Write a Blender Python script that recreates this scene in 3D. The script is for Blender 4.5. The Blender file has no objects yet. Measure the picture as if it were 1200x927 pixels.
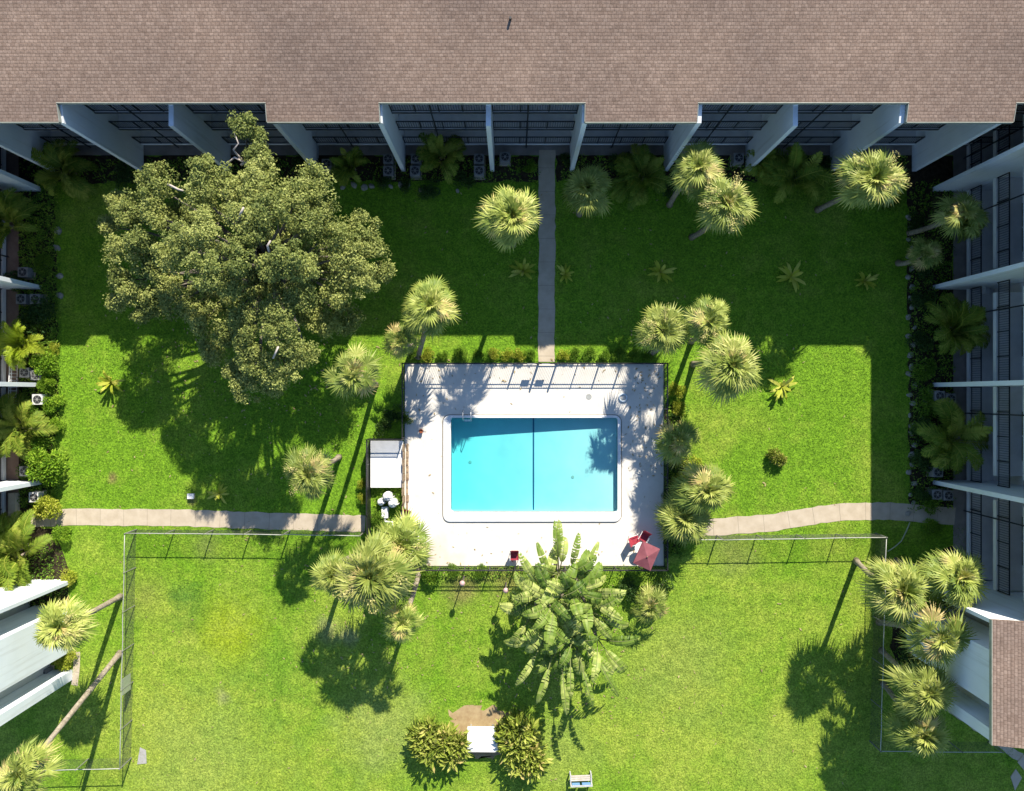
import bpy, bmesh, math, random
import numpy as np
from mathutils import Vector, Matrix
R = math.radians
random.seed(7); rng = np.random.default_rng(7)
SC = bpy.context.scene; COL = SC.collection
H = 50.0; F = 857.0; S = F / H            # camera height, focal length in photo pixels, pixels per metre on the ground

def G(px, py, z=0.0):                     # point at height z that lies over a survey mark of the site plan
    return Vector(((px-600)/F*(H-z), -(py-463.5)/F*(H-z), z))
def gx(px): return (px-600)/S
def gy(py): return -(py-463.5)/S

# ------------------------------------------------------------------ materials
MATS = {}
def new_mat(name):
    m = bpy.data.materials.new(name); m.use_nodes = True
    nt = m.node_tree; nt.nodes.clear(); MATS[name] = m
    return m, nt
def nd(nt, typ, **kw):
    n = nt.nodes.new(typ)
    for k, v in kw.items():
        if k.startswith('i_'):
            n.inputs[k[2:].replace('_', ' ')].default_value = v
        else: setattr(n, k, v)
    return n
def ramp(nt, fac, stops, interp='LINEAR'):
    r = nt.nodes.new('ShaderNodeValToRGB'); r.color_ramp.interpolation = interp
    e = r.color_ramp.elements
    while len(e) < len(stops): e.new(0.5)
    for el, (p, c) in zip(e, stops):
        el.position = p; el.color = (c[0], c[1], c[2], 1)
    nt.links.new(fac, r.inputs[0]); return r.outputs[0]
def pos(nt): return nd(nt, 'ShaderNodeNewGeometry').outputs['Position']
def noise(nt, vec, scale, detail=3, rough=.55, w=0.0):
    n = nd(nt, 'ShaderNodeTexNoise'); n.inputs['Scale'].default_value = scale
    n.inputs['Detail'].default_value = detail; n.inputs['Roughness'].default_value = rough
    if w:
        a = nd(nt, 'ShaderNodeVectorMath', operation='ADD'); a.inputs[1].default_value = (w, w*1.7, w*.3)
        nt.links.new(vec, a.inputs[0]); vec = a.outputs[0]
    nt.links.new(vec, n.inputs['Vector']); return n.outputs['Fac']
def mix(nt, fac, a, b, mode='MIX'):
    m = nd(nt, 'ShaderNodeMix', data_type='RGBA', blend_type=mode)
    for s, v in ((0, fac), (6, a), (7, b)):
        if hasattr(v, 'links'): nt.links.new(v, m.inputs[s])
        elif s == 0: m.inputs[0].default_value = v
        else: m.inputs[s].default_value = (v[0], v[1], v[2], 1)
    return m.outputs[2]
def math_n(nt, op, a, b=None):
    m = nd(nt, 'ShaderNodeMath', operation=op)
    for i, v in enumerate((a, b)):
        if v is None: continue
        if hasattr(v, 'links'): nt.links.new(v, m.inputs[i])
        else: m.inputs[i].default_value = v
    return m.outputs[0]
def finish(nt, col, rough=.7, spec=.3, bump=None, bstr=.3, bdist=.02, metal=0):
    p = nd(nt, 'ShaderNodeBsdfPrincipled'); o = nd(nt, 'ShaderNodeOutputMaterial')
    if hasattr(col, 'links'): nt.links.new(col, p.inputs['Base Color'])
    else: p.inputs['Base Color'].default_value = (*col, 1)
    p.inputs['Roughness'].default_value = rough; p.inputs['Specular IOR Level'].default_value = spec
    p.inputs['Metallic'].default_value = metal
    if bump is not None:
        b = nd(nt, 'ShaderNodeBump'); b.inputs['Strength'].default_value = bstr; b.inputs['Distance'].default_value = bdist
        nt.links.new(bump, b.inputs['Height']); nt.links.new(b.outputs[0], p.inputs['Normal'])
    nt.links.new(p.outputs[0], o.inputs[0]); return p
def simple(name, a, b, scale=3, rough=.7, spec=.3, bstr=.15, metal=0, detail=4, bdist=.02):
    m, nt = new_mat(name); v = pos(nt)
    n = noise(nt, v, scale, detail)
    c = ramp(nt, n, [(.3, a), (.7, b)])
    finish(nt, c, rough, spec, noise(nt, v, scale*6, 3), bstr, bdist, metal); return m

def leaf(name, stops, rough=.45, spec=.4, trans=.3, rnd=.25):
    m, nt = new_mat(name)
    a = nd(nt, 'ShaderNodeAttribute', attribute_name='tint').outputs['Fac']
    c = ramp(nt, a, stops)
    oi = nd(nt, 'ShaderNodeObjectInfo').outputs['Random']
    k = math_n(nt, 'ADD', math_n(nt, 'MULTIPLY', oi, rnd), 1-rnd*.5)
    hv = nd(nt, 'ShaderNodeHueSaturation'); nt.links.new(k, hv.inputs['Value']); nt.links.new(c, hv.inputs['Color'])
    c = hv.outputs[0]
    p = nd(nt, 'ShaderNodeBsdfPrincipled'); t = nd(nt, 'ShaderNodeBsdfTranslucent')
    mx = nd(nt, 'ShaderNodeMixShader'); mx.inputs[0].default_value = trans; o = nd(nt, 'ShaderNodeOutputMaterial')
    p.inputs['Roughness'].default_value = rough; p.inputs['Specular IOR Level'].default_value = spec
    nt.links.new(c, p.inputs['Base Color']); nt.links.new(c, t.inputs['Color'])
    nt.links.new(p.outputs[0], mx.inputs[1]); nt.links.new(t.outputs[0], mx.inputs[2]); nt.links.new(mx.outputs[0], o.inputs[0])
    return m

# lawn: greens by patch, dry straw patches, bare spots that keep their own shape
def grass_mat():
    m, nt = new_mat('lawn_grass'); v = pos(nt)
    big = noise(nt, v, .11, 4, .6); mid = noise(nt, v, .55, 5, .65, 9); fine = noise(nt, v, 5.5, 4, .7, 3); fin2 = noise(nt, v, 17, 2, .6, 5)
    green = mix(nt, ramp(nt, fine, [(.28, (0,0,0)), (.72, (1,1,1))]), GR[0], GR[1])
    yel = mix(nt, ramp(nt, fin2, [(.3, (0,0,0)), (.7, (1,1,1))]), GR[2], GR[3])
    sep = nd(nt, 'ShaderNodeSeparateXYZ'); nt.links.new(v, sep.inputs[0])
    south = math_n(nt, 'MULTIPLY', math_n(nt, 'SUBTRACT', -8.0, sep.outputs[1]), .022)   # the big south lawn is drier
    south = math_n(nt, 'MAXIMUM', math_n(nt, 'MINIMUM', south, .16), 0.0)
    f = math_n(nt, 'ADD', math_n(nt, 'ADD', math_n(nt, 'MULTIPLY', big, .7), math_n(nt, 'MULTIPLY', mid, .7)), south)
    c = mix(nt, ramp(nt, f, [(.68, (0,0,0)), (1.02, (1,1,1))]), green, yel)
    for (px, py, r, colr, st) in PATCH:
        d = nd(nt, 'ShaderNodeVectorMath', operation='DISTANCE'); nt.links.new(v, d.inputs[0]); d.inputs[1].default_value = G(px, py)
        q = math_n(nt, 'ADD', math_n(nt, 'DIVIDE', d.outputs['Value'], r/S), math_n(nt, 'MULTIPLY', math_n(nt, 'SUBTRACT', mid, .5), 2.2))
        c = mix(nt, math_n(nt, 'MULTIPLY', ramp(nt, q, [(.25, (1,1,1)), (1.0, (0,0,0))]), st), c, colr)
    speck = ramp(nt, noise(nt, v, 9, 3, .7, 21), [(.38, (.50,.54,.50)), (.62, (1.22,1.18,1.15))])
    mot = ramp(nt, noise(nt, v, 1.7, 4, .7, 41), [(.36, (.74,.78,.74)), (.64, (1.14,1.12,1.10))])
    c = mix(nt, .8, c, mot, 'MULTIPLY')
    c = mix(nt, .9, c, speck, 'MULTIPLY')
    h = math_n(nt, 'ADD', math_n(nt, 'MULTIPLY', fine, .6), math_n(nt, 'MULTIPLY', fin2, .5))
    finish(nt, c, .85, .12, h, .9, .09); return m
GR = [(.098,.210,.016), (.205,.385,.021), (.215,.315,.028), (.355,.425,.072)]
PATCH = [(268,738,46,(.30,.37,.012),.6), (222,720,30,(.09,.21,.02),.5), (170,700,34,(.24,.27,.06),.6), (240,890,110,(.33,.38,.10),.4), (330,800,60,(.10,.24,.02),.4), (430,880,50,(.09,.22,.02),.3),
         (450,855,70,(.37,.39,.13),.42), (650,880,60,(.33,.37,.10),.4), (790,780,90,(.26,.32,.07),.5), (900,880,60,(.24,.33,.06),.4), (215,700,24,(.08,.19,.03),.6), (260,815,14,(.30,.27,.17),.45), (410,745,16,(.36,.32,.18),.5), (132,560,8,(.30,.22,.10),.8),
         (1000,830,60,(.17,.26,.03),.5), (385,740,22,(.33,.30,.16),.5), (545,690,30,(.25,.20,.08),.7), (600,680,40,(.25,.20,.08),.6),
         (240,640,26,(.22,.24,.08),.5), (860,650,40,(.24,.25,.08),.5), (225,588,9,(.28,.20,.10),.7), (890,500,30,(.20,.30,.03),.4)]
grass = grass_mat()
mulch = simple('mulch', (.020,.016,.010), (.060,.048,.030), 4, .95, .05, .6, bdist=.05)
soil = simple('bare_soil', (.29,.20,.105), (.40,.31,.17), 2.2, .95, .05, .3)
path_m = simple('path_concrete', (.40,.335,.245), (.49,.42,.32), 1.6, .9, .1, .2)
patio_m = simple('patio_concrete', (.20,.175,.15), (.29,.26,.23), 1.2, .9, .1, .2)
joint_m = simple('joint_dark', (.15,.13,.10), (.22,.19,.15), 3, .95, .05)
def deck_mat():
    m, nt = new_mat('deck_concrete'); v = pos(nt)
    c = ramp(nt, noise(nt, v, .8, 5), [(.3, (.61,.575,.505)), (.7, (.70,.665,.595))])
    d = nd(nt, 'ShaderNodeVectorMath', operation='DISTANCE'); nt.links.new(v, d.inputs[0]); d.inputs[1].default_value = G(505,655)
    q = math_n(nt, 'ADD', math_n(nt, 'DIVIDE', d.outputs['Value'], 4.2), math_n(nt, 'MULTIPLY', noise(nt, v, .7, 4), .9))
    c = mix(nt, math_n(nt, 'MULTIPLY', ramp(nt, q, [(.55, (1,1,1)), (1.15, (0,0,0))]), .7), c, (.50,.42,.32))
    st = ramp(nt, noise(nt, v, 2.2, 5, .6, 31), [(.58, (0,0,0)), (.72, (1,1,1))])
    c = mix(nt, math_n(nt, 'MULTIPLY', st, .35), c, (.50,.45,.38))
    finish(nt, c, .8, .2, noise(nt, v, 14, 3), .15, .01); return m
deck_m = deck_mat()
coping_m = simple('coping_white', (.74,.74,.72), (.82,.82,.80), 2, .6, .3, .05)
plaster = simple('pool_plaster', (.51,.53,.53), (.61,.62,.62), .55, .7, .2, .02)
tile_blue = simple('tile_blue', (.01,.06,.14), (.02,.09,.18), 6, .3, .5, .02)
def stucco(name, a, b):
    m, nt = new_mat(name); v = pos(nt)
    c = ramp(nt, noise(nt, v, .5, 5), [(.3, a), (.7, b)])
    mp = nd(nt, 'ShaderNodeMapping'); mp.inputs['Scale'].default_value = (2.5, 2.5, .12); nt.links.new(v, mp.inputs[0])
    s = ramp(nt, noise(nt, mp.outputs[0], 1.3, 4, .6), [(.55, (1,1,1)), (.8, (.72,.70,.66))])
    c = mix(nt, .85, c, s, 'MULTIPLY')
    finish(nt, c, .85, .15, noise(nt, v, 18, 3), .25, .01); return m
white = stucco('white_stucco', (.66,.70,.73), (.74,.775,.80))
taupe = stucco('taupe_wall', (.50,.485,.46), (.58,.57,.54))
slab_m = simple('balcony_concrete', (.60,.59,.57), (.70,.69,.67), 1.5, .9, .1, .1)
dark_edge = simple('dark_slab_edge', (.05,.052,.055), (.09,.092,.095), 3, .8, .1, .1)
black = simple('black_metal', (.012,.012,.013), (.022,.022,.024), 8, .45, .5, .05)
glass_m = simple('dark_glass', (.010,.013,.016), (.018,.022,.026), .4, .08, .5, .0)
alu = simple('aluminium', (.45,.46,.47), (.55,.56,.57), 6, .4, .5, .05, .6)
galv = simple('galvanised_steel', (.34,.345,.31), (.44,.445,.40), 6, .6, .3, .05, .2)
post_m = simple('post_steel', (.13,.135,.11), (.20,.205,.17), 6, .7, .2, .05)
wire_m = simple('wire_grey', (.06,.065,.05), (.10,.105,.09), 6, .8, .05, .05)
ac_m = simple('ac_casing', (.17,.17,.165), (.27,.27,.26), 4, .6, .3, .1)
ac_w = simple('ac_casing_white', (.52,.52,.50), (.64,.64,.62), 4, .6, .3, .1)
dark_gr = simple('ac_grille', (.02,.02,.022), (.05,.05,.052), 12, .6, .3, .1)
stone_m = simple('border_stone', (.20,.19,.16), (.36,.34,.29), 5, .9, .1, .5)
bark_p = simple('palm_bark', (.20,.165,.12), (.40,.34,.26), 7, .95, .1, .7, bdist=.05)
bark_o = simple('oak_bark', (.20,.165,.13), (.42,.37,.31), 5, .95, .1, .7, bdist=.04)
wood = simple('weathered_wood', (.16,.10,.07), (.42,.33,.21), 7, .85, .1, .3)
plast = simple('white_plastic', (.72,.72,.70), (.80,.80,.78), 3, .45, .4, .02)
red_f = simple('red_canvas', (.19,.060,.072), (.24,.085,.098), 2.5, .9, .1, .2)
red_c = simple('red_cushion', (.30,.035,.055), (.38,.055,.075), 6, .85, .1, .2)
grey_f = simple('grey_weave', (.12,.10,.10), (.20,.17,.165), 9, .85, .1, .2)
ring_p = simple('ring_plastic', (.50,.60,.68), (.60,.68,.74), 6, .5, .4, .02)
blue_p = simple('blue_plastic', (.10,.22,.42), (.14,.28,.50), 6, .5, .4, .02)
terra = simple('terracotta', (.30,.09,.04), (.38,.13,.06), 6, .8, .2, .1)
drip = simple('eave_metal', (.27,.28,.23), (.36,.37,.31), 3, .5, .4, .03)
tan_m = simple('pale_fascia', (.66,.67,.65), (.74,.75,.73), 2, .7, .2, .03)
lamp_m = simple('lamp_pink_globe', (.44,.28,.27), (.54,.36,.34), 5, .4, .4, .02)

def roof_mat(name, alongx):
    m, nt = new_mat(name); v = pos(nt)
    sp = nd(nt, 'ShaderNodeSeparateXYZ'); nt.links.new(v, sp.inputs[0])
    cb = nd(nt, 'ShaderNodeCombineXYZ')
    nt.links.new(sp.outputs[0 if alongx else 1], cb.inputs[0]); nt.links.new(sp.outputs[1 if alongx else 0], cb.inputs[1])
    br = nd(nt, 'ShaderNodeTexBrick'); nt.links.new(cb.outputs[0], br.inputs['Vector'])
    br.offset = .43; br.offset_frequency = 2; br.squash = .8; br.squash_frequency = 3
    for k, val in (('Scale', 1.0), ('Mortar Size', .012), ('Mortar Smooth', .6), ('Bias', 0.0), ('Brick Width', .235), ('Row Height', .17)):
        br.inputs[k].default_value = val
    br.inputs['Color1'].default_value = (.235,.168,.128,1); br.inputs['Color2'].default_value = (.305,.226,.176,1); br.inputs['Mortar'].default_value = (.175,.122,.092,1)
    big = ramp(nt, noise(nt, v, .18, 5, .6), [(.3, (.80,.80,.82)), (.7, (1.12,1.10,1.08))])
    c = mix(nt, 1.0, br.outputs['Color'], big, 'MULTIPLY')
    wv = nd(nt, 'ShaderNodeTexWave', wave_type='BANDS', bands_direction='Y', wave_profile='SAW'); wv.inputs['Scale'].default_value = 2*math.pi/20/.17; wv.inputs['Distortion'].default_value = .6; wv.inputs['Detail Scale'].default_value = 3
    nt.links.new(cb.outputs[0], wv.inputs['Vector'])
    c = mix(nt, .55, c, ramp(nt, wv.outputs['Fac'], [(0, (.72,.70,.68)), (.45, (1.1,1.1,1.1)), (1, (1.1,1.1,1.1))]), 'MULTIPLY')
    rowc = nd(nt, 'ShaderNodeMapping'); rowc.inputs['Scale'].default_value = (.6,4,1); nt.links.new(cb.outputs[0], rowc.inputs[0])
    c = mix(nt, .6, c, ramp(nt, noise(nt, rowc.outputs[0], 1.6, 4, .7), [(.3, (.80,.80,.80)), (.7, (1.15,1.15,1.15))]), 'MULTIPLY')
    sp2 = ramp(nt, noise(nt, v, 5, 4, .75), [(.3, (.72,.72,.72)), (.7, (1.2,1.2,1.2))])
    c = mix(nt, .8, c, sp2, 'MULTIPLY')
    h = math_n(nt, 'ADD', math_n(nt, 'MULTIPLY', br.outputs['Fac'], -1.0), noise(nt, v, 9, 3))
    finish(nt, c, .92, .1, h, .55, .03); return m
roof_n = roof_mat('shingles_ns', True); roof_e = roof_mat('shingles_ew', False)

def water_mat():
    m, nt = new_mat('pool_water'); o = nd(nt, 'ShaderNodeOutputMaterial')
    t = nd(nt, 'ShaderNodeBsdfTransparent'); g = nd(nt, 'ShaderNodeBsdfGlossy'); g.inputs['Roughness'].default_value = .04
    lw = nd(nt, 'ShaderNodeLayerWeight'); lw.inputs['Blend'].default_value = .5
    b = nd(nt, 'ShaderNodeBump'); b.inputs['Strength'].default_value = .12; b.inputs['Distance'].default_value = .03
    nt.links.new(noise(nt, pos(nt), 2.2, 3), b.inputs['Height'])
    nt.links.new(b.outputs[0], g.inputs['Normal']); nt.links.new(b.outputs[0], lw.inputs['Normal'])
    mx = nd(nt, 'ShaderNodeMixShader'); nt.links.new(math_n(nt, 'ADD', math_n(nt, 'MULTIPLY', math_n(nt, 'POWER', lw.outputs['Facing'], 5.0), .9), .02), mx.inputs[0]); nt.links.new(t.outputs[0], mx.inputs[1]); nt.links.new(g.outputs[0], mx.inputs[2])
    nt.links.new(mx.outputs[0], o.inputs['Surface'])
    va = nd(nt, 'ShaderNodeVolumeAbsorption'); va.inputs['Color'].default_value = (.02,.97,.99,1); va.inputs['Density'].default_value = .76
    nt.links.new(va.outputs[0], o.inputs['Volume']); return m
water_m = water_mat()

L_palm = leaf('fan_palm_leaf', [(0,(.060,.115,.018)), (.35,(.18,.245,.040)), (.7,(.36,.40,.085)), (.88,(.52,.51,.16)), (1,(.50,.39,.15))], .55, .3, .25)
L_dead = leaf('dead_frond', [(0,(.30,.22,.11)), (1,(.50,.40,.21))], .8, .1, .15)
L_flow = leaf('palm_flower', [(0,(.40,.36,.13)), (1,(.60,.54,.22))], .8, .1, .2)
L_oak = leaf('oak_leaf', [(0,(.070,.105,.022)), (.5,(.235,.275,.065)), (1,(.46,.48,.14))], .6, .25, .3, .1)
L_feather = leaf('feather_palm_leaf', [(0,(.058,.120,.015)), (.5,(.190,.270,.028)), (1,(.44,.45,.08))], .6, .15, .28)
L_shrub = leaf('shrub_leaf', [(0,(.050,.120,.014)), (.5,(.140,.270,.022)), (1,(.32,.44,.05))], .6, .15, .28)
L_yellow = leaf('yellow_shrub_leaf', [(0,(.16,.23,.018)), (.5,(.40,.45,.04)), (1,(.62,.60,.13))], .6, .15, .28)
L_bright = leaf('bright_shrub_leaf', [(0,(.070,.150,.014)), (.5,(.190,.340,.022)), (1,(.38,.52,.05))], .6, .15, .3)
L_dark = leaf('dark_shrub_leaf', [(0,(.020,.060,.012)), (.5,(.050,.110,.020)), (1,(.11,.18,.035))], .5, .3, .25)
L_ban = leaf('banana_leaf', [(0,(.052,.115,.016)), (.5,(.200,.300,.040)), (1,(.54,.58,.17))], .5, .25, .28)
L_cro = leaf('croton_leaf', [(0,(.090,.145,.016)), (.5,(.275,.335,.045)), (.85,(.52,.53,.13)), (1,(.55,.45,.16))], .6, .15, .28)
L_rib = leaf('leaf_rib', [(0,(.16,.19,.07)), (1,(.24,.26,.10))], .8, .05, .1)
L_lime = leaf('lime_palm_leaf', [(0,(.12,.21,.012)), (.5,(.29,.40,.022)), (1,(.52,.56,.06))], .55, .2, .3)

# ------------------------------------------------------------------ mesh building
class MB:
    def __init__(s): s.v = []; s.f = []; s.t = []
    def face(s, pts, tint=.5):
        n = len(s.v); s.v.extend([tuple(p) for p in pts]); s.f.append(tuple(range(n, n+len(pts)))); s.t.append(tint)
    def raw(s, vs, fs, tint=.5):
        n = len(s.v); s.v.extend([tuple(p) for p in vs])
        for f in fs: s.f.append(tuple(i+n for i in f)); s.t.append(tint)
    def box(s, a, b, fn=None):
        (x0,y0,z0), (x1,y1,z1) = a, b
        vs = [(x0,y0,z0),(x1,y0,z0),(x1,y1,z0),(x0,y1,z0),(x0,y0,z1),(x1,y0,z1),(x1,y1,z1),(x0,y1,z1)]
        if fn: vs = [fn(*q) for q in vs]
        s.raw(vs, [(0,3,2,1),(4,5,6,7),(0,1,5,4),(1,2,6,5),(2,3,7,6),(3,0,4,7)])
    def prism(s, outline, down):            # outline: 3-D points of the top face; down: vector
        n = len(outline); d = Vector(down); top = [Vector(p) for p in outline]
        vs = top + [p+d for p in top]
        fs = [tuple(range(n)), tuple(reversed(range(n, 2*n)))] + [(i, i+n, (i+1) % n + n, (i+1) % n) for i in range(n)]
        s.raw(vs, fs)
    def tube(s, pts, rad, n=8, cap=True, tint=.5):
        pts = [Vector(p) for p in pts]; m = len(pts)
        if not hasattr(rad, '__len__'): rad = [rad]*m
        vs = []; ref = Vector((.31,.17,.93))
        for i, p in enumerate(pts):
            d = (pts[min(i+1, m-1)] - pts[max(i-1, 0)]).normalized()
            a = d.cross(ref)
            if a.length < .05: a = d.cross(Vector((1,0,0)))
            a.normalize(); b = d.cross(a)
            for k in range(n):
                t = 2*math.pi*k/n; vs.append(p + (a*math.cos(t) + b*math.sin(t))*rad[i])
        fs = [(i*n+k, i*n+(k+1) % n, (i+1)*n+(k+1) % n, (i+1)*n+k) for i in range(m-1) for k in range(n)]
        if cap: fs += [tuple(reversed(range(n))), tuple((m-1)*n+k for k in range(n))]
        s.raw(vs, fs, tint)
    def lathe(s, prof, c=(0,0,0), n=16):
        vs = [(c[0]+r*math.cos(2*math.pi*k/n), c[1]+r*math.sin(2*math.pi*k/n), c[2]+z) for r, z in prof for k in range(n)]
        m = len(prof)
        fs = [(i*n+k, i*n+(k+1) % n, (i+1)*n+(k+1) % n, (i+1)*n+k) for i in range(m-1) for k in range(n)]
        fs += [tuple(reversed(range(n))), tuple((m-1)*n+k for k in range(n))]
        s.raw(vs, fs)
    def mesh(s, name, mat, tint=False, fix=False, smooth=False):
        me = bpy.data.meshes.new(name); me.from_pydata(s.v, [], s.f)
        if tint:
            at = me.attributes.new('tint', 'FLOAT', 'FACE'); at.data.foreach_set('value', np.array(s.t, dtype=np.float32))
        if fix:
            bm = bmesh.new(); bm.from_mesh(me); bmesh.ops.recalc_face_normals(bm, faces=bm.faces); bm.to_mesh(me); bm.free()
        if smooth: me.polygons.foreach_set('use_smooth', [True]*len(me.polygons))
        me.materials.append(mat); me.update(); return me
    def build(s, name, mat, parent=None, tint=False, fix=True, smooth=False):
        return link(name, s.mesh(name, mat, tint, fix and not tint, smooth), parent)
def link(name, me, parent=None, loc=None, rz=0, sc=None):
    o = bpy.data.objects.new(name, me); COL.objects.link(o)
    if parent: o.parent = parent
    if loc is not None: o.location = loc
    o.rotation_euler = (0, 0, rz)
    if sc is not None: o.scale = sc if hasattr(sc, '__len__') else (sc,)*3
    return o
def tag(o, label, cat, group=None):
    o['label'] = label; o['category'] = cat
    if group: o['group'] = group
    return o
def struct(o): o['kind'] = 'structure'; return o
def thing(name, label, cat, loc=(0,0,0), rz=0, group=None):
    return tag(link(name, None, None, loc, rz), label, cat, group)
def rpt(mb, loc):                          # shift a builder made in world space so its parent Empty can sit at loc
    l = Vector(loc); mb.v = [(p[0]-l.x, p[1]-l.y, p[2]-l.z) for p in mb.v]; return mb

# ------------------------------------------------------------------ ground, beds, paths, deck
def frame_sheet(name, mat, outer, inner, z):
    (a,b,c,d), (e,f,g,h) = outer, inner
    m = MB(); o = [(a,b),(c,b),(c,d),(a,d)]; i = [(e,f),(g,f),(g,h),(e,h)]
    for k in range(4):
        n = (k+1) % 4; m.face([(*o[k],z), (*o[n],z), (*i[n],z), (*i[k],z)])
    return struct(m.build(name, mat, fix=False))
PX0, PX1, PY0, PY1 = gx(522), gx(725.5), gy(608), gy(488.5)
frame_sheet('lawn', grass, (-320,-320,320,320), (PX0-.05,PY0-.05,PX1+.05,PY1+.05), 0)
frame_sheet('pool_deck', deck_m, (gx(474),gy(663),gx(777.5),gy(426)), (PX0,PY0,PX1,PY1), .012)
def jag(pts, amp=.08, step=.5):            # uneven edge along a closed outline
    out = []
    for i in range(len(pts)):
        a, b = Vector(pts[i]), Vector(pts[(i+1) % len(pts)]); n = max(1, int((b-a).length/step))
        for k in range(n):
            p = a.lerp(b, k/n); out.append((p.x+random.uniform(-amp,amp), p.y+random.uniform(-amp,amp)))
    return out
def sheet(name, mat, pts, z, amp=0, step=.5):
    if amp: pts = jag(pts, amp, step)
    m = MB(); m.face([(x,y,z) for x, y in pts]); return struct(m.build(name, mat, fix=False))
def gp(*l): return [(gx(x), gy(y)) for x, y in l]
sheet('planting_bed', mulch, gp((20,214),(632,212),(632,182),(20,182)), .004, .14)
sheet('planting_bed', mulch, gp((652,182),(652,212),(1064,214),(1066,600),(1117,596),(1117,182)), .005, .14)
sheet('planting_bed', mulch, gp((22,214),(64,214),(66,360),(68,470),(60,560),(58,600),(22,600)), .006, .14)
sheet('planting_bed', mulch, gp((0,620),(60,618),(80,660),(84,760),(0,760)), .004, .14)
sheet('planting_bed', mulch, gp((780,470),(796,476),(806,520),(808,590),(796,650),(780,656)), .004, .14)
sheet('planting_bed', mulch, gp((1048,668),(1118,640),(1118,820),(1060,830),(1044,760)), .004, .2)
sheet('bare_soil', soil, gp((528,834),(545,828),(562,830),(582,828),(598,836),(596,880),(582,889),(556,888),(548,872),(530,848)), .004, .22, .2)
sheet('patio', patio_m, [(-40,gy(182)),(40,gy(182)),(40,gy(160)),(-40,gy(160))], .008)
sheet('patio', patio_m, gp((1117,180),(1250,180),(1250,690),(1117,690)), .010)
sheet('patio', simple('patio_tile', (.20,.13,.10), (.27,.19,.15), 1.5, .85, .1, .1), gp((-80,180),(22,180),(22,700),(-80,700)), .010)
def path(name, pts, w, z=.016, slab=1.55):
    P = [Vector(p) for p in pts]; m = MB(); dens = []
    for i in range(len(P)-1):
        n = max(2, int((P[i+1]-P[i]).length/.4))
        for k in range(n): dens.append(P[i].lerp(P[i+1], k/n))
    dens.append(P[-1])
    for _ in range(6): dens = [dens[0]] + [(dens[i-1]+dens[i]*2+dens[i+1])/4 for i in range(1, len(dens)-1)] + [dens[-1]]
    acc = 0; L = []; Rr = []
    for i, p in enumerate(dens):
        d = (dens[min(i+1,len(dens)-1)]-dens[max(i-1,0)]).normalized(); nn = Vector((-d.y, d.x))
        j = random.uniform(-.05,.05); L.append(p+nn*(w/2+j)); Rr.append(p-nn*(w/2-j))
    jm = MB(); run = 0
    for i in range(len(dens)-1):
        m.face([(*L[i],z),(*Rr[i],z),(*Rr[i+1],z),(*L[i+1],z)])
        run += (dens[i+1]-dens[i]).length
        if run > slab:
            run = 0; d = (dens[i+1]-dens[i]).normalized()*.016
            jm.face([(*L[i],z+.004),(*Rr[i],z+.004),(*(Rr[i]+d),z+.004),(*(L[i]+d),z+.004)])
    struct(m.build(name, path_m, fix=False))
    struct(jm.build(name+'_joints', joint_m, fix=False))
path('path', gp((641,176),(641,300),(640,424)), 1.12)
path('path', gp((36,608),(90,606),(200,606.5),(330,611),(428,614)), 1.14)
path('path', gp((786,619),(850,617),(910,612),(960,603),(1000,599),(1050,599),(1119,605)), 1.18)
path('path', gp((1108,826),(1150,855),(1196,888)), .6)
path('path', gp((90,764),(93,780),(87,803)), .45)
for pts in ([(1192,893),(1199,884),(1210,893),(1202,905)], [(1184,910),(1190,901),(1197,911),(1189,926)]):
    m = MB(); m.prism([(gx(x),gy(y),.05) for x, y in pts], (0,0,-.05)); struct(m.build('paving_stone', path_m))

# ------------------------------------------------------------------ pool
pool = thing('swimming_pool', 'rectangular turquoise swimming pool with white raised coping in the white deck', 'swimming pool', (0,0,0))
WX0, WX1, WY0, WY1 = gx(528.5), gx(723.5), gy(599.5), gy(489.5)
dz = lambda x: -(1.06 - .64*min(1, max(0, (x-WX0)/(WX1-WX0))**.8))
m = MB(); n = 10
for i in range(n):
    xa, xb = WX0+(WX1-WX0)*i/n, WX0+(WX1-WX0)*(i+1)/n
    m.face([(xa,WY0,dz(xa)),(xb,WY0,dz(xb)),(xb,WY1,dz(xb)),(xa,WY1,dz(xa))])
    for y in (WY0, WY1): m.face([(xa,y,dz(xa)),(xb,y,dz(xb)),(xb,y,.0),(xa,y,.0)])
for x in (WX0, WX1): m.face([(x,WY0,dz(x)),(x,WY1,dz(x)),(x,WY1,0),(x,WY0,0)])
m.build('basin', plaster, pool, fix=False)
def rrect(x0,y0,x1,y1,r,n=6):
    out = []
    for cx,cy,a in ((x1-r,y1-r,0),(x0+r,y1-r,90),(x0+r,y0+r,180),(x1-r,y0+r,270)):
        for k in range(n+1): t = R(a+90*k/n); out.append((cx+r*math.cos(t), cy+r*math.sin(t)))
    return out
A = rrect(gx(519.5),gy(611.5),gx(727.5),gy(486.5),.45); B = rrect(WX0,WY0,WX1,WY1,.16); A2 = rrect(gx(520.5),gy(610.5),gx(726.5),gy(487.5),.42)
m = MB(); N = len(A); zt = .12
for i in range(N):
    j = (i+1) % N
    m.face([(*A[i],.0),(*A[j],.0),(*A[j],zt-.03),(*A[i],zt-.03)]); m.face([(*A[i],zt-.03),(*A[j],zt-.03),(*A2[j],zt),(*A2[i],zt)])
    m.face([(*A2[i],zt),(*A2[j],zt),(*B[j],zt),(*B[i],zt)]); m.face([(*B[i],zt),(*B[j],zt),(*B[j],-.3),(*B[i],-.3)])
m.build('coping', coping_m, pool, fix=False)
A3 = rrect(gx(518.3),gy(612.4),gx(728.7),gy(485.7),.52); m = MB()
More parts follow.
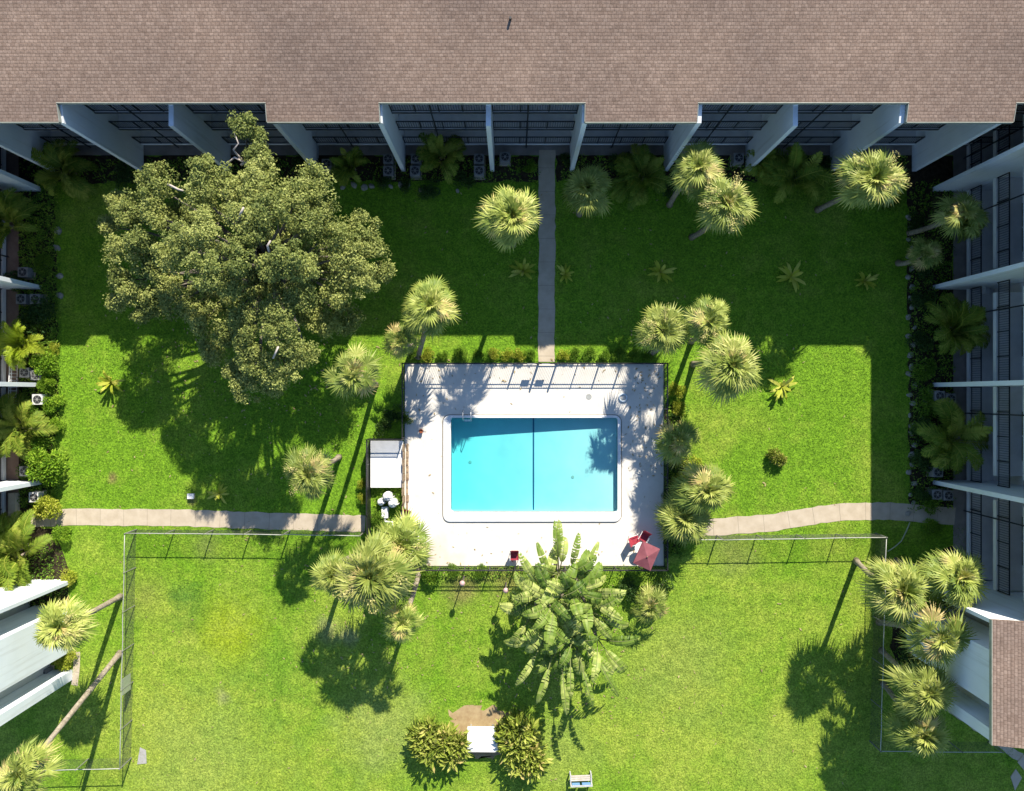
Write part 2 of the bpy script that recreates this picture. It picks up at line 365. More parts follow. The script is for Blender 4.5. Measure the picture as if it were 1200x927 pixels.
for i in range(N): j = (i+1) % N; m.face([(*A3[i],.017),(*A3[j],.017),(*A[j],.017),(*A[i],.017)])
m.build('expansion_joint', joint_m, pool, fix=False)
m = MB(); sx = gx(625.5); m.box((sx-.05,WY0+.01,dz(sx)-.02),(sx+.05,WY1-.01,dz(sx)+.012)); m.build('floor_stripe', tile_blue, pool)
m = MB(); wz = -.03
vs = [(WX0-.02,WY0-.02),(WX1+.02,WY0-.02),(WX1+.02,WY1+.02),(WX0-.02,WY1+.02)]
m.prism([(x,y,wz) for x,y in vs], (0,0,-1.35)); struct(m.build('water', water_m))
for px,py in ((550,543),(672,560)):
    m = MB(); x = gx(px); m.lathe([(.11,dz(x)+.004),(.11,dz(x)+.02),(.08,dz(x)+.024)],(x,gy(py),0),12); m.build('floor_drain', galv, pool)
lx, ly = gx(548), gy(489.5)
lad = thing('pool_ladder', 'chrome pool ladder with two curved handrails at the upper left of the pool', 'ladder', (lx,ly,0))
for s in (-1,1):
    m = MB(); m.tube([(s*.27,.55,.12),(s*.27,.5,.75),(s*.27,.2,.95),(s*.27,-.1,.8),(s*.27,-.18,.3),(s*.27,-.18,-.8)], .025, 8); m.build('handrail', alu, lad, smooth=True)
for z in (-.2,-.45,-.7):
    m = MB(); m.box((-.26,-.26,z),(.26,-.12,z+.03)); m.build('step', plast, lad)

# ------------------------------------------------------------------ buildings
SL = .25; ZB = 9.15
def ztop(v, bv): return ZB + SL*(v-bv)
def building(label, T, u0, u1, fins, bumps, fin_v, slab_v, bump_v, inset_v, free, roofm, post_off=.5, gaps=(), block=None, depth=9.0, edge_w=True):
    b = thing('apartment_building', label, 'building', (0,0,0))
    wall_v = slab_v+1.65; ridge = inset_v+7.6
    m = MB(); m.box((u0,wall_v,0),(u1,wall_v+depth,8.85), T); m.build('wall', taupe, b)
    # roof front plane with its bays, then the back plane
    out = [(u0, ridge), (u0, inset_v)]
    for a, c in sorted(bumps): out += [(a, inset_v), (a, bump_v), (c, bump_v), (c, inset_v)]
    out += [(u1, inset_v), (u1, ridge)]
    cl = []
    for q in out:
        if not cl or (abs(q[0]-cl[-1][0])+abs(q[1]-cl[-1][1])) > 1e-4: cl.append(q)
    m = MB(); m.prism([T(u,v,ztop(v,bump_v)) for u, v in cl], (0,0,-.2))
    zr = ztop(ridge,bump_v); e = ridge+9
    m.prism([T(u0,ridge+.003,zr),T(u1,ridge+.003,zr),T(u1,e,zr-SL*9),T(u0,e,zr-SL*9)], (0,0,-.2))
    m.build('roof', roofm, b)
    # eave trim
    ed = []; cur = u0
    for a, c in sorted(bumps):
        if a-cur > .1: ed.append((cur,a,inset_v))
        ed.append((a,c,bump_v)); cur = c
    if u1-cur > .1: ed.append((cur,u1,inset_v))
    for a, c, v in ed:
        m = MB(); z = ztop(v,bump_v); m.box((a,v-.04,z-.22),(c,v-.004,z+.008), T); m.build('eave_trim', drip, b)
    for a, c in bumps:
        for u, s in ((a,-1),(c,1)):
            if not (u0+.2 < u < u1-.2): continue
            p = [(u+s*.004,bump_v),(u+s*.04,bump_v),(u+s*.04,inset_v-.08),(u+s*.004,inset_v-.08)]
            m = MB(); m.prism([T(q[0],q[1],ztop(q[1],bump_v)+.012) for q in p], (0,0,-.24)); m.build('eave_trim', drip, b)
    # fin walls
    for i, u in enumerate(fins):
        zt1 = 8.45 if i in free else ztop(fin_v,bump_v)-.26
        zt2 = min(ztop(wall_v,bump_v)-.26, 9.6)
        if i in free: pr = [(fin_v,0),(fin_v,zt1),(inset_v+.2,zt1),(inset_v+.2,ztop(inset_v,bump_v)-.25),(wall_v,zt2),(wall_v,0)]
        else: pr = [(fin_v,0),(fin_v,zt1),(wall_v,zt2),(wall_v,0)]
        m = MB(); h = .14; n = len(pr)
        vs = [T(u-h,v,z) for v, z in pr]+[T(u+h,v,z) for v, z in pr]
        m.raw(vs, [tuple(range(n)), tuple(reversed(range(n,2*n)))]+[(k,(k+1)%n,(k+1)%n+n,k+n) for k in range(n)])
        m.build('fin_wall', white, b)
    # balconies bay by bay
    us = sorted([u0]+list(fins)+[u1])
    for i in range(len(us)-1):
        a, c = us[i]+.15, us[i+1]-.15
        if c-a < 1: continue
        for fl in range(3):
            z = .5+2.75*fl; ga = ga2 = 0
            if fl and us[i] in gaps: ga = .62
            if fl and us[i+1] in gaps: ga2 = .62
            m = MB(); m.box((a+ga,slab_v,z-.22),(c-ga2,wall_v-.004,z), T); sl = m.build('balcony_slab', slab_m, b)
            m = MB(); m.box((a+ga+.01,slab_v-.03,z-(.30 if edge_w else .16)),(c-ga2-.01,slab_v-.004,z+.02), T); m.build('slab_edge', tan_m if edge_w or fl == 0 else dark_edge, sl)
            m = MB(); rv = slab_v+.06; d = 1.12
            m.box((a,rv-.03,z+d-.03),(c,rv+.03,z+d+.02), T); m.box((a,rv-.02,z+.1),(c,rv+.02,z+.14), T)
            k = int((c-a)/.15)
            for q in range(1,k): u = a+(c-a)*q/k; m.box((u-.011,rv-.011,z+.14),(u+.011,rv+.011,z+d-.03), T)
            k = max(2, round((c-a)/1.6))
            for q in range(0,k+1): u = a+.03+(c-a-.06)*q/k; m.box((u-.03,rv-.031,z+.001),(u+.03,rv+.031,z+d-.031), T)
            m.build('railing', black, b, fix=False)
            m = MB(); w = min(3.2,(c-a)-1.2); uc = (a+c)/2
            m.box((uc-w/2,wall_v-.05,z+.02),(uc+w/2,wall_v-.004,z+2.1), T); dr = m.build('sliding_door', glass_m, b)
            m = MB()
            for uu in (uc-w/2,uc,uc+w/2): m.box((uu-.04,wall_v-.08,z+.02),(uu+.04,wall_v-.052,z+2.14), T)
            m.box((uc-w/2-.04,wall_v-.08,z+2.145),(uc+w/2+.04,wall_v-.052,z+2.21), T); m.build('door_frame', alu, dr)
        up = a+(c-a)*post_off; m = MB(); z1 = ztop(slab_v,bump_v)-.21
        m.tube([T(up,slab_v-.09,0),T(up,slab_v-.09,z1)], .045, 6); m.build('post', black, b)
    if block: block(b, T, bump_v, wall_v)
    return b
TN = lambda u,v,z: Vector((u,v,z)); TE = lambda u,v,z: Vector((v,u,z)); TW = lambda u,v,z: Vector((-v,u,z))
nf = [gx(p) for p in (62,166,268,371,473,577,670,780,876,975,1071)]
nb = [(gx(38),gx(166.5)-.02),(gx(365.5),gx(473)),(gx(670),gx(777)),(gx(978),gx(1080))]
building('long apartment block with brown shingle roof along the top of the picture', TN, -46, 46, nf, nb, 262.5/S, 292/S, 262/S, 279/S, (2,5,8), roof_n, .42, edge_w=False)

def block_for(bv):
    def fn(b, T, bump_v, wall_v):
        v0 = bump_v+.06; Y = lambda p: gy(p); zt = lambda v: ztop(v,bump_v)-.26
        def slabwall(name, ua, ub, va, vb, mat):
            m = MB(); vs = [T(u,v,z) for u in (ua,ub) for v, z in ((va,0),(va,zt(va)),(vb,zt(vb)),(vb,0))]
            m.raw(vs, [(0,1,2,3),(4,7,6,5),(0,4,5,1),(1,5,6,2),(2,6,7,3),(3,7,4,0)]); m.build(name, mat, b)
        o = 463.5
        slabwall('end_wall', Y(o+219.5), Y(o+215.5), v0, wall_v+.5, white)
        slabwall('tower_wall', Y(o+299), Y(o+246), v0+.03, v0+2.6, white)
        slabwall('recess_wall', Y(o+321), Y(o+299)-.004, v0+1.5, v0+2.7, taupe)
        slabwall('end_wall', Y(o+333), Y(o+321.2), v0, wall_v+4, white)
        m = MB(); m.box((Y(o+321),v0+2.9,0),(Y(o+219.6),wall_v+8,8.8), T); m.build('core_wall', taupe, b)
    return fn
ef = [gy(p) for p in (222,337,451,565)]
building('right-hand apartment wing with blue-grey fins and stacked balconies', TE, gy(680), gy(170), ef, [(gy(463.5+335),gy(463.5+214.8))],
         493/S, 531/S, 460/S, 490/S, (), roof_e, .72, (ef[1],ef[3]), block_for(460/S))
building('left-hand apartment wing with white fins jutting over the shrub bed', TW, gy(680), gy(170), ef, [(gy(463.5+335),gy(463.5+214.8))],
         551/S, 591/S, 514/S, 548/S, (), roof_e, .3, (), block_for(514/S))
# the roof vent
c = G(598,22,10.9); m = MB(); m.tube([(0,0,-.1),(0,0,.22)], .07, 10); o = m.build('roof_vent', black); o.location = (c.x,20.35,ztop(20.35,262/S)+.0)
tag(o, 'small dark vent pipe standing on the brown shingle roof', 'vent pipe')

# ------------------------------------------------------------------ plants: meshes shared by copies
def fan_frond(m, base, az, el, Lp, Ls, nseg, tint, droop, jit=1.0):
    d = Vector((math.cos(az)*math.cos(el), math.sin(az)*math.cos(el), math.sin(el)))
    side = Vector((-math.sin(az), math.cos(az), 0)); up = d.cross(side)*-1
    if up.z < 0 and el > -1.2: up = -up
    hub = Vector(base)+d*Lp+Vector((0,0,-droop*Lp*.35))
    w = .022; b0 = Vector(base)
    m.face([b0-side*w, b0+side*w, hub+side*w*.7, hub-side*w*.7], min(1,tint+.12))
    d2 = (d+Vector((0,0,-droop*.55))).normalized(); side2 = side; up2 = d2.cross(side2); up2 = up2 if up2.z > 0 else -up2
    for i in range(nseg):
        t = (i/(nseg-1)*2-1); a = t*R(118)+random.uniform(-.05,.05)*jit
        sd = (d2*math.cos(a)+side2*math.sin(a)).normalized()
        ln = Ls*(1-.42*abs(t)**1.6)*random.uniform(.88,1.08)
        fold = up2*(.18*Ls*abs(math.sin(a)))*.55
        per = sd.cross(up2).normalized()
        p1 = hub+sd*ln*.5+fold*.6; p2 = hub+sd*ln+fold*.5+Vector((0,0,-droop*ln*random.uniform(.3,.75)))
        ww = ln*.047*random.uniform(.75,1.2); tt = min(1,max(0,tint+random.uniform(-.13,.13)))
        tw = up2*ww*random.uniform(-.7,.7)
        m.face([hub-per*.008, hub+per*.008, p1+per*ww+tw, p1-per*ww-tw], tt)
        m.face([p1-per*ww-tw, p1+per*ww+tw, p2], min(1,tt+.07))
def fan_crown(seed, nf=46, Rr=1.0, nseg=23):
    random.seed(seed); m = MB(); ga = 2.39996
    for i in range(nf):
        q = i/(nf-1)                        # 0 = spear leaves, 1 = lowest
        el = R(82-122*q**.85)+random.uniform(-.12,.12); az = i*ga+random.uniform(-.3,.3)
        Lp = Rr*(.16+.36*min(1,q*1.5))*random.uniform(.75,1.15); Ls = Rr*(.44+.06*q)*random.uniform(.85,1.15)
        tint = .50+random.uniform(-.24,.24)+(.14 if random.random() < .3 else 0)-(.12 if q > .8 else 0)
        if random.random() < .07: tint = .97
        fan_frond(m, (0,0,0), az, el, Lp, Ls, nseg, tint, .25+.55*q)
    return m.mesh('fan_crown', L_palm, True)
def skirt(seed, nf=9):
    random.seed(seed); m = MB()
    for i in range(nf):
        fan_frond(m, (0,0,-.08), random.uniform(0,6.28), R(random.uniform(-62,-18)), random.uniform(.3,.5), .40, 10, random.random(), .8, 2)
    return m.mesh('dead_fronds', L_dead, True)
def flowers(seed, n=4):
    random.seed(seed); m = MB(); d = Vector((1,0,.1))
    m.tube([(0,0,-.1),(.25,0,.12),(.5,0,.14),(.72,0,.02)], [.014,.012,.01,.005], 4)
    for i in range(1):
        c = d*.52+Vector((0,0,.1))
        for k in range(110):
            p = c+d*random.uniform(-.22,.2)+Vector((random.gauss(0,.06),random.gauss(0,.06),random.gauss(0,.05))); r = random.uniform(.012,.026)
            a, b_ = Vector((random.gauss(0,1),random.gauss(0,1),random.gauss(0,1))).normalized()*r, Vector((random.gauss(0,1),random.gauss(0,1),random.gauss(0,1))).normalized()*r
            m.face([p-a,p+b_,p+a,p-b_], random.random())
    return m.mesh('flower_stalk', L_flow, True)
FAN = [fan_crown(11+i, (31,27,35,20,30)[i]) for i in range(5)]
SKIRT = [skirt(31+i) for i in range(3)]; FLOW = [flowers(41+i, 3+i) for i in range(3)]

def pinnate(m, base, az, el, L, nl, wid, tint, sag, ribs=None):
    side = Vector((-math.sin(az),math.cos(az),0)); pts = []; N = 12
    d = Vector((math.cos(az)*math.cos(el),math.sin(az)*math.cos(el),math.sin(el))); p = Vector(base)
    for i in range(N+1):
        pts.append(p.copy()); p = p+d*L/N; d = (d+Vector((0,0,-sag*(.5+i/N)/N*2))).normalized()
    (ribs or m).tube(pts, [.02*(1-.8*i/N)+.003 for i in range(N+1)], 3, False, .8)
    for i in range(nl):
        q = .16+.84*i/(nl-1); f = q*N; k = min(N-1,int(f)); c = pts[k].lerp(pts[k+1], f-k); t = (pts[k+1]-pts[k]).normalized()
        ln = L*.27*math.sin(math.pi*(.12+.83*q))**.7*random.uniform(.85,1.1); u = side.cross(t); u = u if u.z > 0 else -u
        for s in (-1,1):
            ld = (side*s*.85+t*.6+u*.25+Vector((random.uniform(-.1,.1),)*3)).normalized(); w = t*wid
            e = c+ld*ln+Vector((0,0,-.28*ln)); mid = c+ld*ln*.5+Vector((0,0,-.02)); tt = min(1,max(0,tint+random.uniform(-.15,.15)))
            m.face([c-w*.4,c+w*.4,mid+w,mid-w], tt); m.face([mid-w,mid+w,e], tt)
def feather_crown(seed, n=26, stems=5, mat=None):
    random.seed(seed); m = MB()
    for i in range(n):
        s = i % stems; a = s*6.283/stems+seed; b = Vector((math.cos(a)*.16,math.sin(a)*.16,.25+.12*random.random()))
        az = a+random.gauss(0,1.1); el = R(random.uniform(28,80))
        pinnate(m, b, az, el, random.uniform(.85,1.15), 26, .021, random.uniform(.25,.75), random.uniform(.8,1.35))
    return m.mesh('feather_fronds', mat or L_feather, True)
FEA = [feather_crown(51+i, (34,30,38)[i]) for i in range(3)]+[feather_crown(57, 34, 5, L_lime)]
def stems_mesh(seed, n=5, h=.35, r=.03):
    random.seed(seed); m = MB()
    for s in range(n):
        a = s*6.283/n+seed; m.tube([(math.cos(a)*.12,math.sin(a)*.12,0),(math.cos(a)*.16,math.sin(a)*.16,h)], [r*1.3,r], 6)
    return m.mesh('stems', bark_p)
STEM = stems_mesh(51)
def leafball(seed, n, ls, mat, flat=.75, puffs=9, wid=.45):
    random.seed(seed); m = MB(); pf = []
    for i in range(puffs):
        a = random.uniform(0,6.283); r = math.sqrt(random.random())*.62; pf.append((Vector((math.cos(a)*r,math.sin(a)*r,.42+.38*random.random()*(1-r))), random.uniform(.26,.46), random.uniform(-.18,.18)))
    for i in range(n):
        c, r, tb = random.choice(pf); d = Vector((random.gauss(0,1),random.gauss(0,1),random.gauss(.25,1))).normalized()
        p = c+d*r*random.uniform(.55,1.0); p.z = max(.02,p.z*flat)
        ax = (d+Vector((random.gauss(0,.6),random.gauss(0,.6),random.gauss(.1,.5)))).normalized(); sd = ax.cross(Vector((random.gauss(0,1),random.gauss(0,1),random.gauss(0,1)))).normalized()
        l = ls*random.uniform(.7,1.25); w = l*wid*.5; t = min(1,max(0,.5+tb+random.gauss(0,.2)))
        q = p+ax*l*.5; e = p+ax*l+Vector((0,0,-.2*l))
        m.face([p,q+sd*w,e,q-sd*w], t)
    return m.mesh('foliage', mat, True)
BALL = {'green': [leafball(61+i, 2100, .12, L_shrub) for i in range(2)], 'yellow': [leafball(64+i, 2000, .13, L_yellow) for i in range(2)],
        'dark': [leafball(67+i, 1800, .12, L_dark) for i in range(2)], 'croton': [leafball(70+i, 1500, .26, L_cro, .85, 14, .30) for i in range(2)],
        'bright': [leafball(76+i, 2400, .15, L_bright, .95, 12, .42) for i in range(2)], 'lush': [leafball(73+i, 900, .22, L_shrub, .8, 9, .36) for i in range(2)]}
def twig_mesh():
    random.seed(5); m = MB()
    for k in range(7):
        a = k*.9; m.tube([(0,0,0),(math.cos(a)*.12,math.sin(a)*.12,.2),(math.cos(a)*.4,math.sin(a)*.4,.42)], [.03,.02,.008], 5)
    return m.mesh('branches', bark_o)
TWIG = twig_mesh()
def paddle(m, ribs, base, az, el, Lp, L, W, sag, tint):
    side = Vector((-math.sin(az),math.cos(az),0)); d = Vector((math.cos(az)*math.cos(el),math.sin(az)*math.cos(el),math.sin(el)))
    p = Vector(base); pts = [p.copy()]
    for i in range(4): p = p+d*Lp/4; d = (d+Vector((0,0,-sag*.05))).normalized(); pts.append(p.copy())
    hub = len(pts)-1; N = 13
    for i in range(N): p = p+d*L/N; d = (d+Vector((0,0,-sag*(.12+.1*i/N)))).normalized(); pts.append(p.copy())
    ribs.tube(pts, [.045*(1-.85*i/(len(pts)-1)) for i in range(len(pts))], 4, False, .6)
    prof = lambda q: W*math.sin(math.pi*min(1,.08+.9*q))**.6
    for s in (-1,1):
        for i in range(N):
            a, b = pts[hub+i], pts[hub+i+1]; tear = random.random() < .45; gp_ = random.uniform(.55,.9) if tear else 1.0; q0, q1 = i/N, (i+gp_)/N; t = (b-a).normalized(); u = side.cross(t); u = u if u.z > 0 else -u
            b2 = a.lerp(b,gp_ if tear else 1); rl = random.uniform(-.05,.12) if tear else .06; lift = u*rl*W; drop = Vector((0,0,-(random.uniform(.05,.6) if tear else .25)*W)); sh = t*(random.uniform(.0,.12) if tear else .05)
            e0 = a+side*s*prof(q0)+lift+drop*.6+sh; e1 = b2+side*s*prof(q1)+lift+drop*.8+sh
            m0 = a+side*s*prof(q0)*.5+lift; m1 = b2+side*s*prof(q1)*.5+lift
            tt = min(1,max(0,tint+random.uniform(-.16,.16)+(.25 if random.random() < .08 else 0)))
            m.face([a,b2,m1,m0], tt); m.face([m0,m1,e1,e0], tt)
def rosette(seed, n=13):
    random.seed(seed); m = MB()
    for i in range(n):
        az = i*2.4+random.uniform(-.3,.3); el = R(random.uniform(15,70)); d = Vector((math.cos(az)*math.cos(el),math.sin(az)*math.cos(el),math.sin(el))); s = Vector((-math.sin(az),math.cos(az),0))
        L = random.uniform(.8,1.1); w = .085; p = Vector((0,0,.12)); a = p+d*L*.4; b = p+d*L*.75+Vector((0,0,-.1)); e = p+d*L+Vector((0,0,-.32)); t = random.uniform(.3,.9)
        m.face([p-s*w*.5,p+s*w*.5,a+s*w,a-s*w], t); m.face([a-s*w,a+s*w,b+s*w*.8,b-s*w*.8], t); m.face([b-s*w*.8,b+s*w*.8,e], t)
    return m.mesh('leaf_rosette', L_yellow, True)
ROS = [rosette(81+i, 12+3*i) for i in range(2)]

# ------------------------------------------------------------------ fan palms
def palm(cx, cy, rpx, k, base, var, label, sk=0, fl=0, group='tall fan palms', flat=.85):
    z = H*k; top = G(cx,cy,z)
    if base is None:
        b = Vector((top.x*.985+.15, top.y*.985, 0))
    else: b = G(*base)
    random.seed(int(cx*7+cy)); rad = rpx/F*(H-z)*1.12
    t = thing('fan_palm', label, 'palm tree', b, 0, group)
    m = MB(); e = top-b-Vector((0,0,.32)); bow = Vector((random.uniform(-.25,.25),random.uniform(-.25,.25),0)); N = 14; pts = []
    for i in range(N+1):
        q = i/N; pts.append(e*q+Vector((e.x,e.y,0))*(-.22*q*(1-q))+bow*math.sin(math.pi*q))
    m.tube(pts, [.175-.04*i/N+(.07 if i == 0 else 0)+.012*(i % 2) for i in range(N+1)], 10); m.build('trunk', bark_p, t, smooth=True)
    rz = random.uniform(0,6.28)
    cr = link('crown', FAN[var], t, top-b, rz, (rad*random.uniform(.93,1.07),rad*random.uniform(.93,1.07),rad*flat*random.uniform(.85,1.1)))
    cr.rotation_euler = (random.uniform(-.2,.2)-e.y*.04, random.uniform(-.2,.2)+e.x*.04, rz)
    if sk: link('dead_fronds', SKIRT[sk-1], t, top-b, rz+1, (rad,rad,rad*.8))
    for q in range(fl+1 if fl else 0): link('flower_stalk', FLOW[q % 3], t, top-b+Vector((0,0,.12)), rz+q*1.1+random.random()*.5, (rad,rad,rad*.9))
    return t
palm(600,253,42,.165,(601,287),2,'round pale fan palm just left of the shaded upper path',0,0)
palm(688,219,34,.118,None,0,'half-shaded fan palm just right of the upper path by the building',0,0)
palm(818,196,36,.152,None,1,'upper fan palm of the touching pair between the fins, right of centre',1,0)
palm(853,238,41,.165,None,4,'lower and larger fan palm of the touching pair below the roof',0,3)
palm(1025,209,43,.158,(958,246),2,'leaning pale fan palm below the rightmost roof bay',0,2)
palm(1131,249,31,.112,(1066,273),3,'leaning fan palm against the right wing, top corner',0,0)
palm(503,358,37,.112,(490,418),1,'fan palm above the upper left corner of the pool deck',0,0)
palm(470,400,25,.078,None,3,'small fan palm tucked below and left of a taller one at the deck corner',0,0)
palm(413,440,36,.177,(440,451),3,'sparse pale fan palm with thin crown right of the big oak',0,0)
palm(361,556,34,.128,(397,536),1,'fan palm with golden flower stalks above the left path',1,2)
palm(434,676,50,.134,(455,650),2,'biggest fan palm of the cluster at the lower left of the deck',0,2)
palm(390,675,30,.112,(416,652),0,'leftmost fan palm of the cluster beside the deck',0,0)
palm(470,640,40,.10,(486,628),4,'fan palm overlapping the lower left deck corner',0,1)
palm(471,731,27,.10,(491,669),3,'lowest fan palm of the cluster, leaning out on a bare trunk',0,0)
palm(778,388,36,.112,(763,414),0,'leftmost fan palm of the trio above the right deck corner',1,2)
palm(832,377,32,.13,(810,400),1,'upper fan palm of the trio right of the pool',0,1)
palm(858,428,42,.15,(812,427),2,'largest fan palm of the trio right of the pool, lowest of the three',2,0)
palm(829,574,38,.065,(822,566),1,'short fan palm at the bend by the right path',1,0)
palm(801,606,38,.045,(797,598),0,'dark low fan palm where the right path meets the deck',0,0)
palm(796,516,31,.05,(792,508),3,'low dark fan palm outside the right pool fence',0,0)
palm(762,712,25,.035,(759,706),3,'low bushy fan palm right of the banana clump',0,0)
palm(1124,676,44,.13,(1050,657),4,'fan palm nearest the right wing in the lower right row',0,0)
palm(1057,692,42,.133,(1003,657),2,'fan palm at the fence corner with a long leaning trunk, lower right',2,0)
palm(1103,748,43,.13,(1030,729),3,'second-lowest leaning fan palm crown against the blue end wall',0,0)
palm(1088,812,40,.12,(1033,762),0,'fan palm below the blue end wall, above the lowest crown',0,0)
palm(1082,861,39,.105,(1035,801),1,'lowest fan palm of the row by the lower right fence',0,0)
palm(70,735,36,.135,(141,699),2,'straw-coloured fan palm in front of the left end block',2,1)
palm(24,908,38,.20,(141,765),1,'fan palm in the bottom left corner on a very long leaning trunk',1,0)
palm(1086,296,22,.06,None,3,'small fan palm in the top part of the right bed',0,0,'low palms in the beds')

# ------------------------------------------------------------------ oak
def oak():
    b = G(333,326); t = thing('oak_tree', 'broad spreading oak tree with dense olive crown on the upper left lawn', 'tree', b)
    z3 = lambda x,y,r,h: (110+x/3.333, 120+y/3.333, r/3.333, h)
    C = [z3(*q) for q in [(585,95,55,9.2),(640,130,30,8.8),(650,215,62,8.8),(660,285,80,9.0),(440,270,92,9.4),(240,325,100,7.4),(110,390,60,5.8),(60,485,34,4.6),(400,345,85,9.4),(540,340,70,9.2),(640,335,75,9.4),
      (860,300,75,8.3),(885,395,90,8.0),(780,370,80,9.2),(700,430,90,10.2),(830,480,70,9.0),(1040,490,80,6.8),(950,530,95,7.6),(1085,575,70,6.4),(1000,605,90,7.4),(1130,660,46,5.6),(1040,690,85,6.8),(950,745,80,6.6),
      (440,500,95,10.4),(350,540,80,9.6),(580,440,80,10.2),(620,510,60,10.2),(560,605,80,10.4),(430,660,98,10.6),(540,715,50,9.6),(760,610,95,10.2),(825,655,70,9.2),(690,645,55,10.2),(150,430,80,6.6),(235,440,70,7.6),
      (130,580,95,6.4),(185,540,62,7.2),(110,690,62,5.8),(155,745,62,5.8),(190,825,38,5.0),(85,785,32,5.0),(230,650,60,6.0),(800,755,80,8.6),(720,820,92,8.8),(600,860,82,8.2),(740,920,95,8.8),(640,1010,82,7.8),
      (740,1040,88,8.0),(820,990,62,7.6),(600,1118,66,6.6),(560,1050,52,6.6),(600,945,62,7.8),(460,970,60,5.2),(420,850,75,6.0),(900,860,70,5.2),(330,780,70,6.2),(700,1090,60,6.8),(520,900,60,6.4),(300,600,70,8.2),(270,720,70,5.6),(240,780,60,5.0),(330,440,80,5.0),(420,420,70,5.4),(500,600,80,5.8),(640,720,80,5.8),(560,800,80,5.2),(440,780,80,5.0),(880,640,90,4.8),(760,520,90,5.8),(740,700,80,5.4),(980,840,60,4.2),(850,800,80,4.6),(660,380,80,5.6),(520,400,80,5.6),(840,420,80,5.2),(960,640,80,4.4)]]
    random.seed(3); m = MB(); limb = MB(); tw = []
    # trunk and limbs
    limb.tube([(0,0,0),(.05,.1,1.2),(.1,.05,2.6)], [.62,.48,.42], 12)
    trunk = limb.build('trunk', bark_o, t, smooth=True)
    brs = MB(); cen = Vector((.1,.05,2.5))
    for i, (px,py,r,z) in enumerate(C):
        c = G(px,py,z)-b; rr = r/F*(H-z)*(.93 if i < 59 else 1.12)
        tgt = c-Vector((0,0,rr*.5)); mid = cen.lerp(tgt,.5)+Vector((random.uniform(-.4,.4),random.uniform(-.4,.4),.7)); q3 = mid.lerp(tgt,.5)+Vector((random.uniform(-.3,.3),random.uniform(-.3,.3),.2))
        brs.tube([cen,mid,q3,tgt,tgt+Vector((random.uniform(-.3,.3)*rr,random.uniform(-.3,.3)*rr,rr*.9))], [.17,.11,.07,.04,.012], 6)
        npf = int(14+rr*19); tb = random.uniform(-.16,.22)
        for k in range(npf):
            d = Vector((random.gauss(0,1),random.gauss(0,1),random.gauss(.35,.8))).normalized(); pc = c+Vector((d.x,d.y,d.z*.8))*rr*random.uniform(.35,.95); pr = random.uniform(.26,.46)
            pt = tb+random.uniform(-.16,.16)
            for l in range(66):
                e = Vector((random.gauss(0,1),random.gauss(0,1),random.gauss(.3,.9))).normalized(); p = pc+e*pr*random.uniform(.5,1.05)
                n = (e*.6+Vector((random.gauss(0,.55),random.gauss(0,.55),random.gauss(.75,.45)))).normalized(); a = n.cross(Vector((random.gauss(0,1),random.gauss(0,1),random.gauss(0,1)))).normalized(); w = n.cross(a)
                s = random.uniform(.05,.09); tt = min(1,max(0,.5+pt+random.gauss(0,.2)))
                m.face([p-a*s,p+w*s*.55,p+a*s,p-w*s*.55], tt)
    m.build('crown', L_oak, t, tint=True); brs.build('limbs', simple('limb_bark', (.11,.095,.075), (.20,.175,.145), 5, .95, .1, .5), t, smooth=True)
    tm = MB()
    for pts in ([(596,240,8.6),(560,205,9.0),(545,185,9.3),(565,160,9.5),(548,120,9.6)],[(596,240,8.8),(550,215,9.0),(520,240,8.8)],[(575,245,8.8),(605,230,9.0)],[(690,600,10.4),(678,560,10.9),(690,540,11)],[(560,470,10.4),(575,430,11),(585,410,11.1)],[(715,960,8.8),(720,955,9.6),(700,1000,9.2)],[(290,320,8.2),(330,340,8.4),(350,345,8.5)]):
        tm.tube([G(110+x/3.333,120+y/3.333,z)-b for x,y,z in pts], [.075-.012*i for i in range(len(pts))], 6)
    tm.build('bare_branches', simple('pale_branch', (.42,.36,.31), (.55,.48,.42), 5, .9, .1, .3), t, smooth=True)
oak()

# ------------------------------------------------------------------ banana-like clump
def strelitzia():
    b = G(652,668); t = thing('banana_clump', 'tall clump of torn paddle leaves at the lower edge of the deck', 'banana plant', b)
    random.seed(19); m = MB(); ribs = MB(); st = MB()
    heads = [(644,742,2.0,8),(664,722,2.4,8),(684,692,2.6,8),(650,702,3.9,9),(636,690,3.4,7),(668,690,3.6,8),(690,715,3.2,8),(640,725,3.3,8),(672,745,2.8,8),(700,748,2.3,7),(626,714,2.5,6),(655,672,3.0,7),(655,760,2.2,6)]
    for hx,hy,hz,n in heads:
        c = G(hx,hy,hz)-b; root = Vector((c.x*.7,c.y*.7+.1,0)); st.tube([root,root.lerp(c,.5)+Vector((.05,.03,0)),c], [.16,.13,.10], 8)
        a0 = random.uniform(0,6.28)
        for i in range(n):
            paddle(m, ribs, c, a0+i*6.283/n+random.uniform(-.25,.25), R(random.uniform(28,74)), random.uniform(.7,1.3), random.uniform(1.6,2.5), random.uniform(.26,.40), random.uniform(.55,1.25), random.uniform(.15,.85))
    for az, hx, hy in ((95,655,672),(110,650,690),(78,664,680),(64,670,690),(88,652,668),(-92,668,752),(-75,676,758),(-110,650,756),(-60,690,752),(-125,640,744),(-84,656,764)):
        paddle(m, ribs, G(hx,hy,3.0)-b, R(az), R(38), 1.6, random.uniform(2.0,2.5), .24, .55, random.uniform(.4,.85))
    st.build('stems', bark_p, t, smooth=True); m.build('leaves', L_ban, t, tint=True); ribs.build('leaf_ribs', L_rib, t, tint=True)
strelitzia()

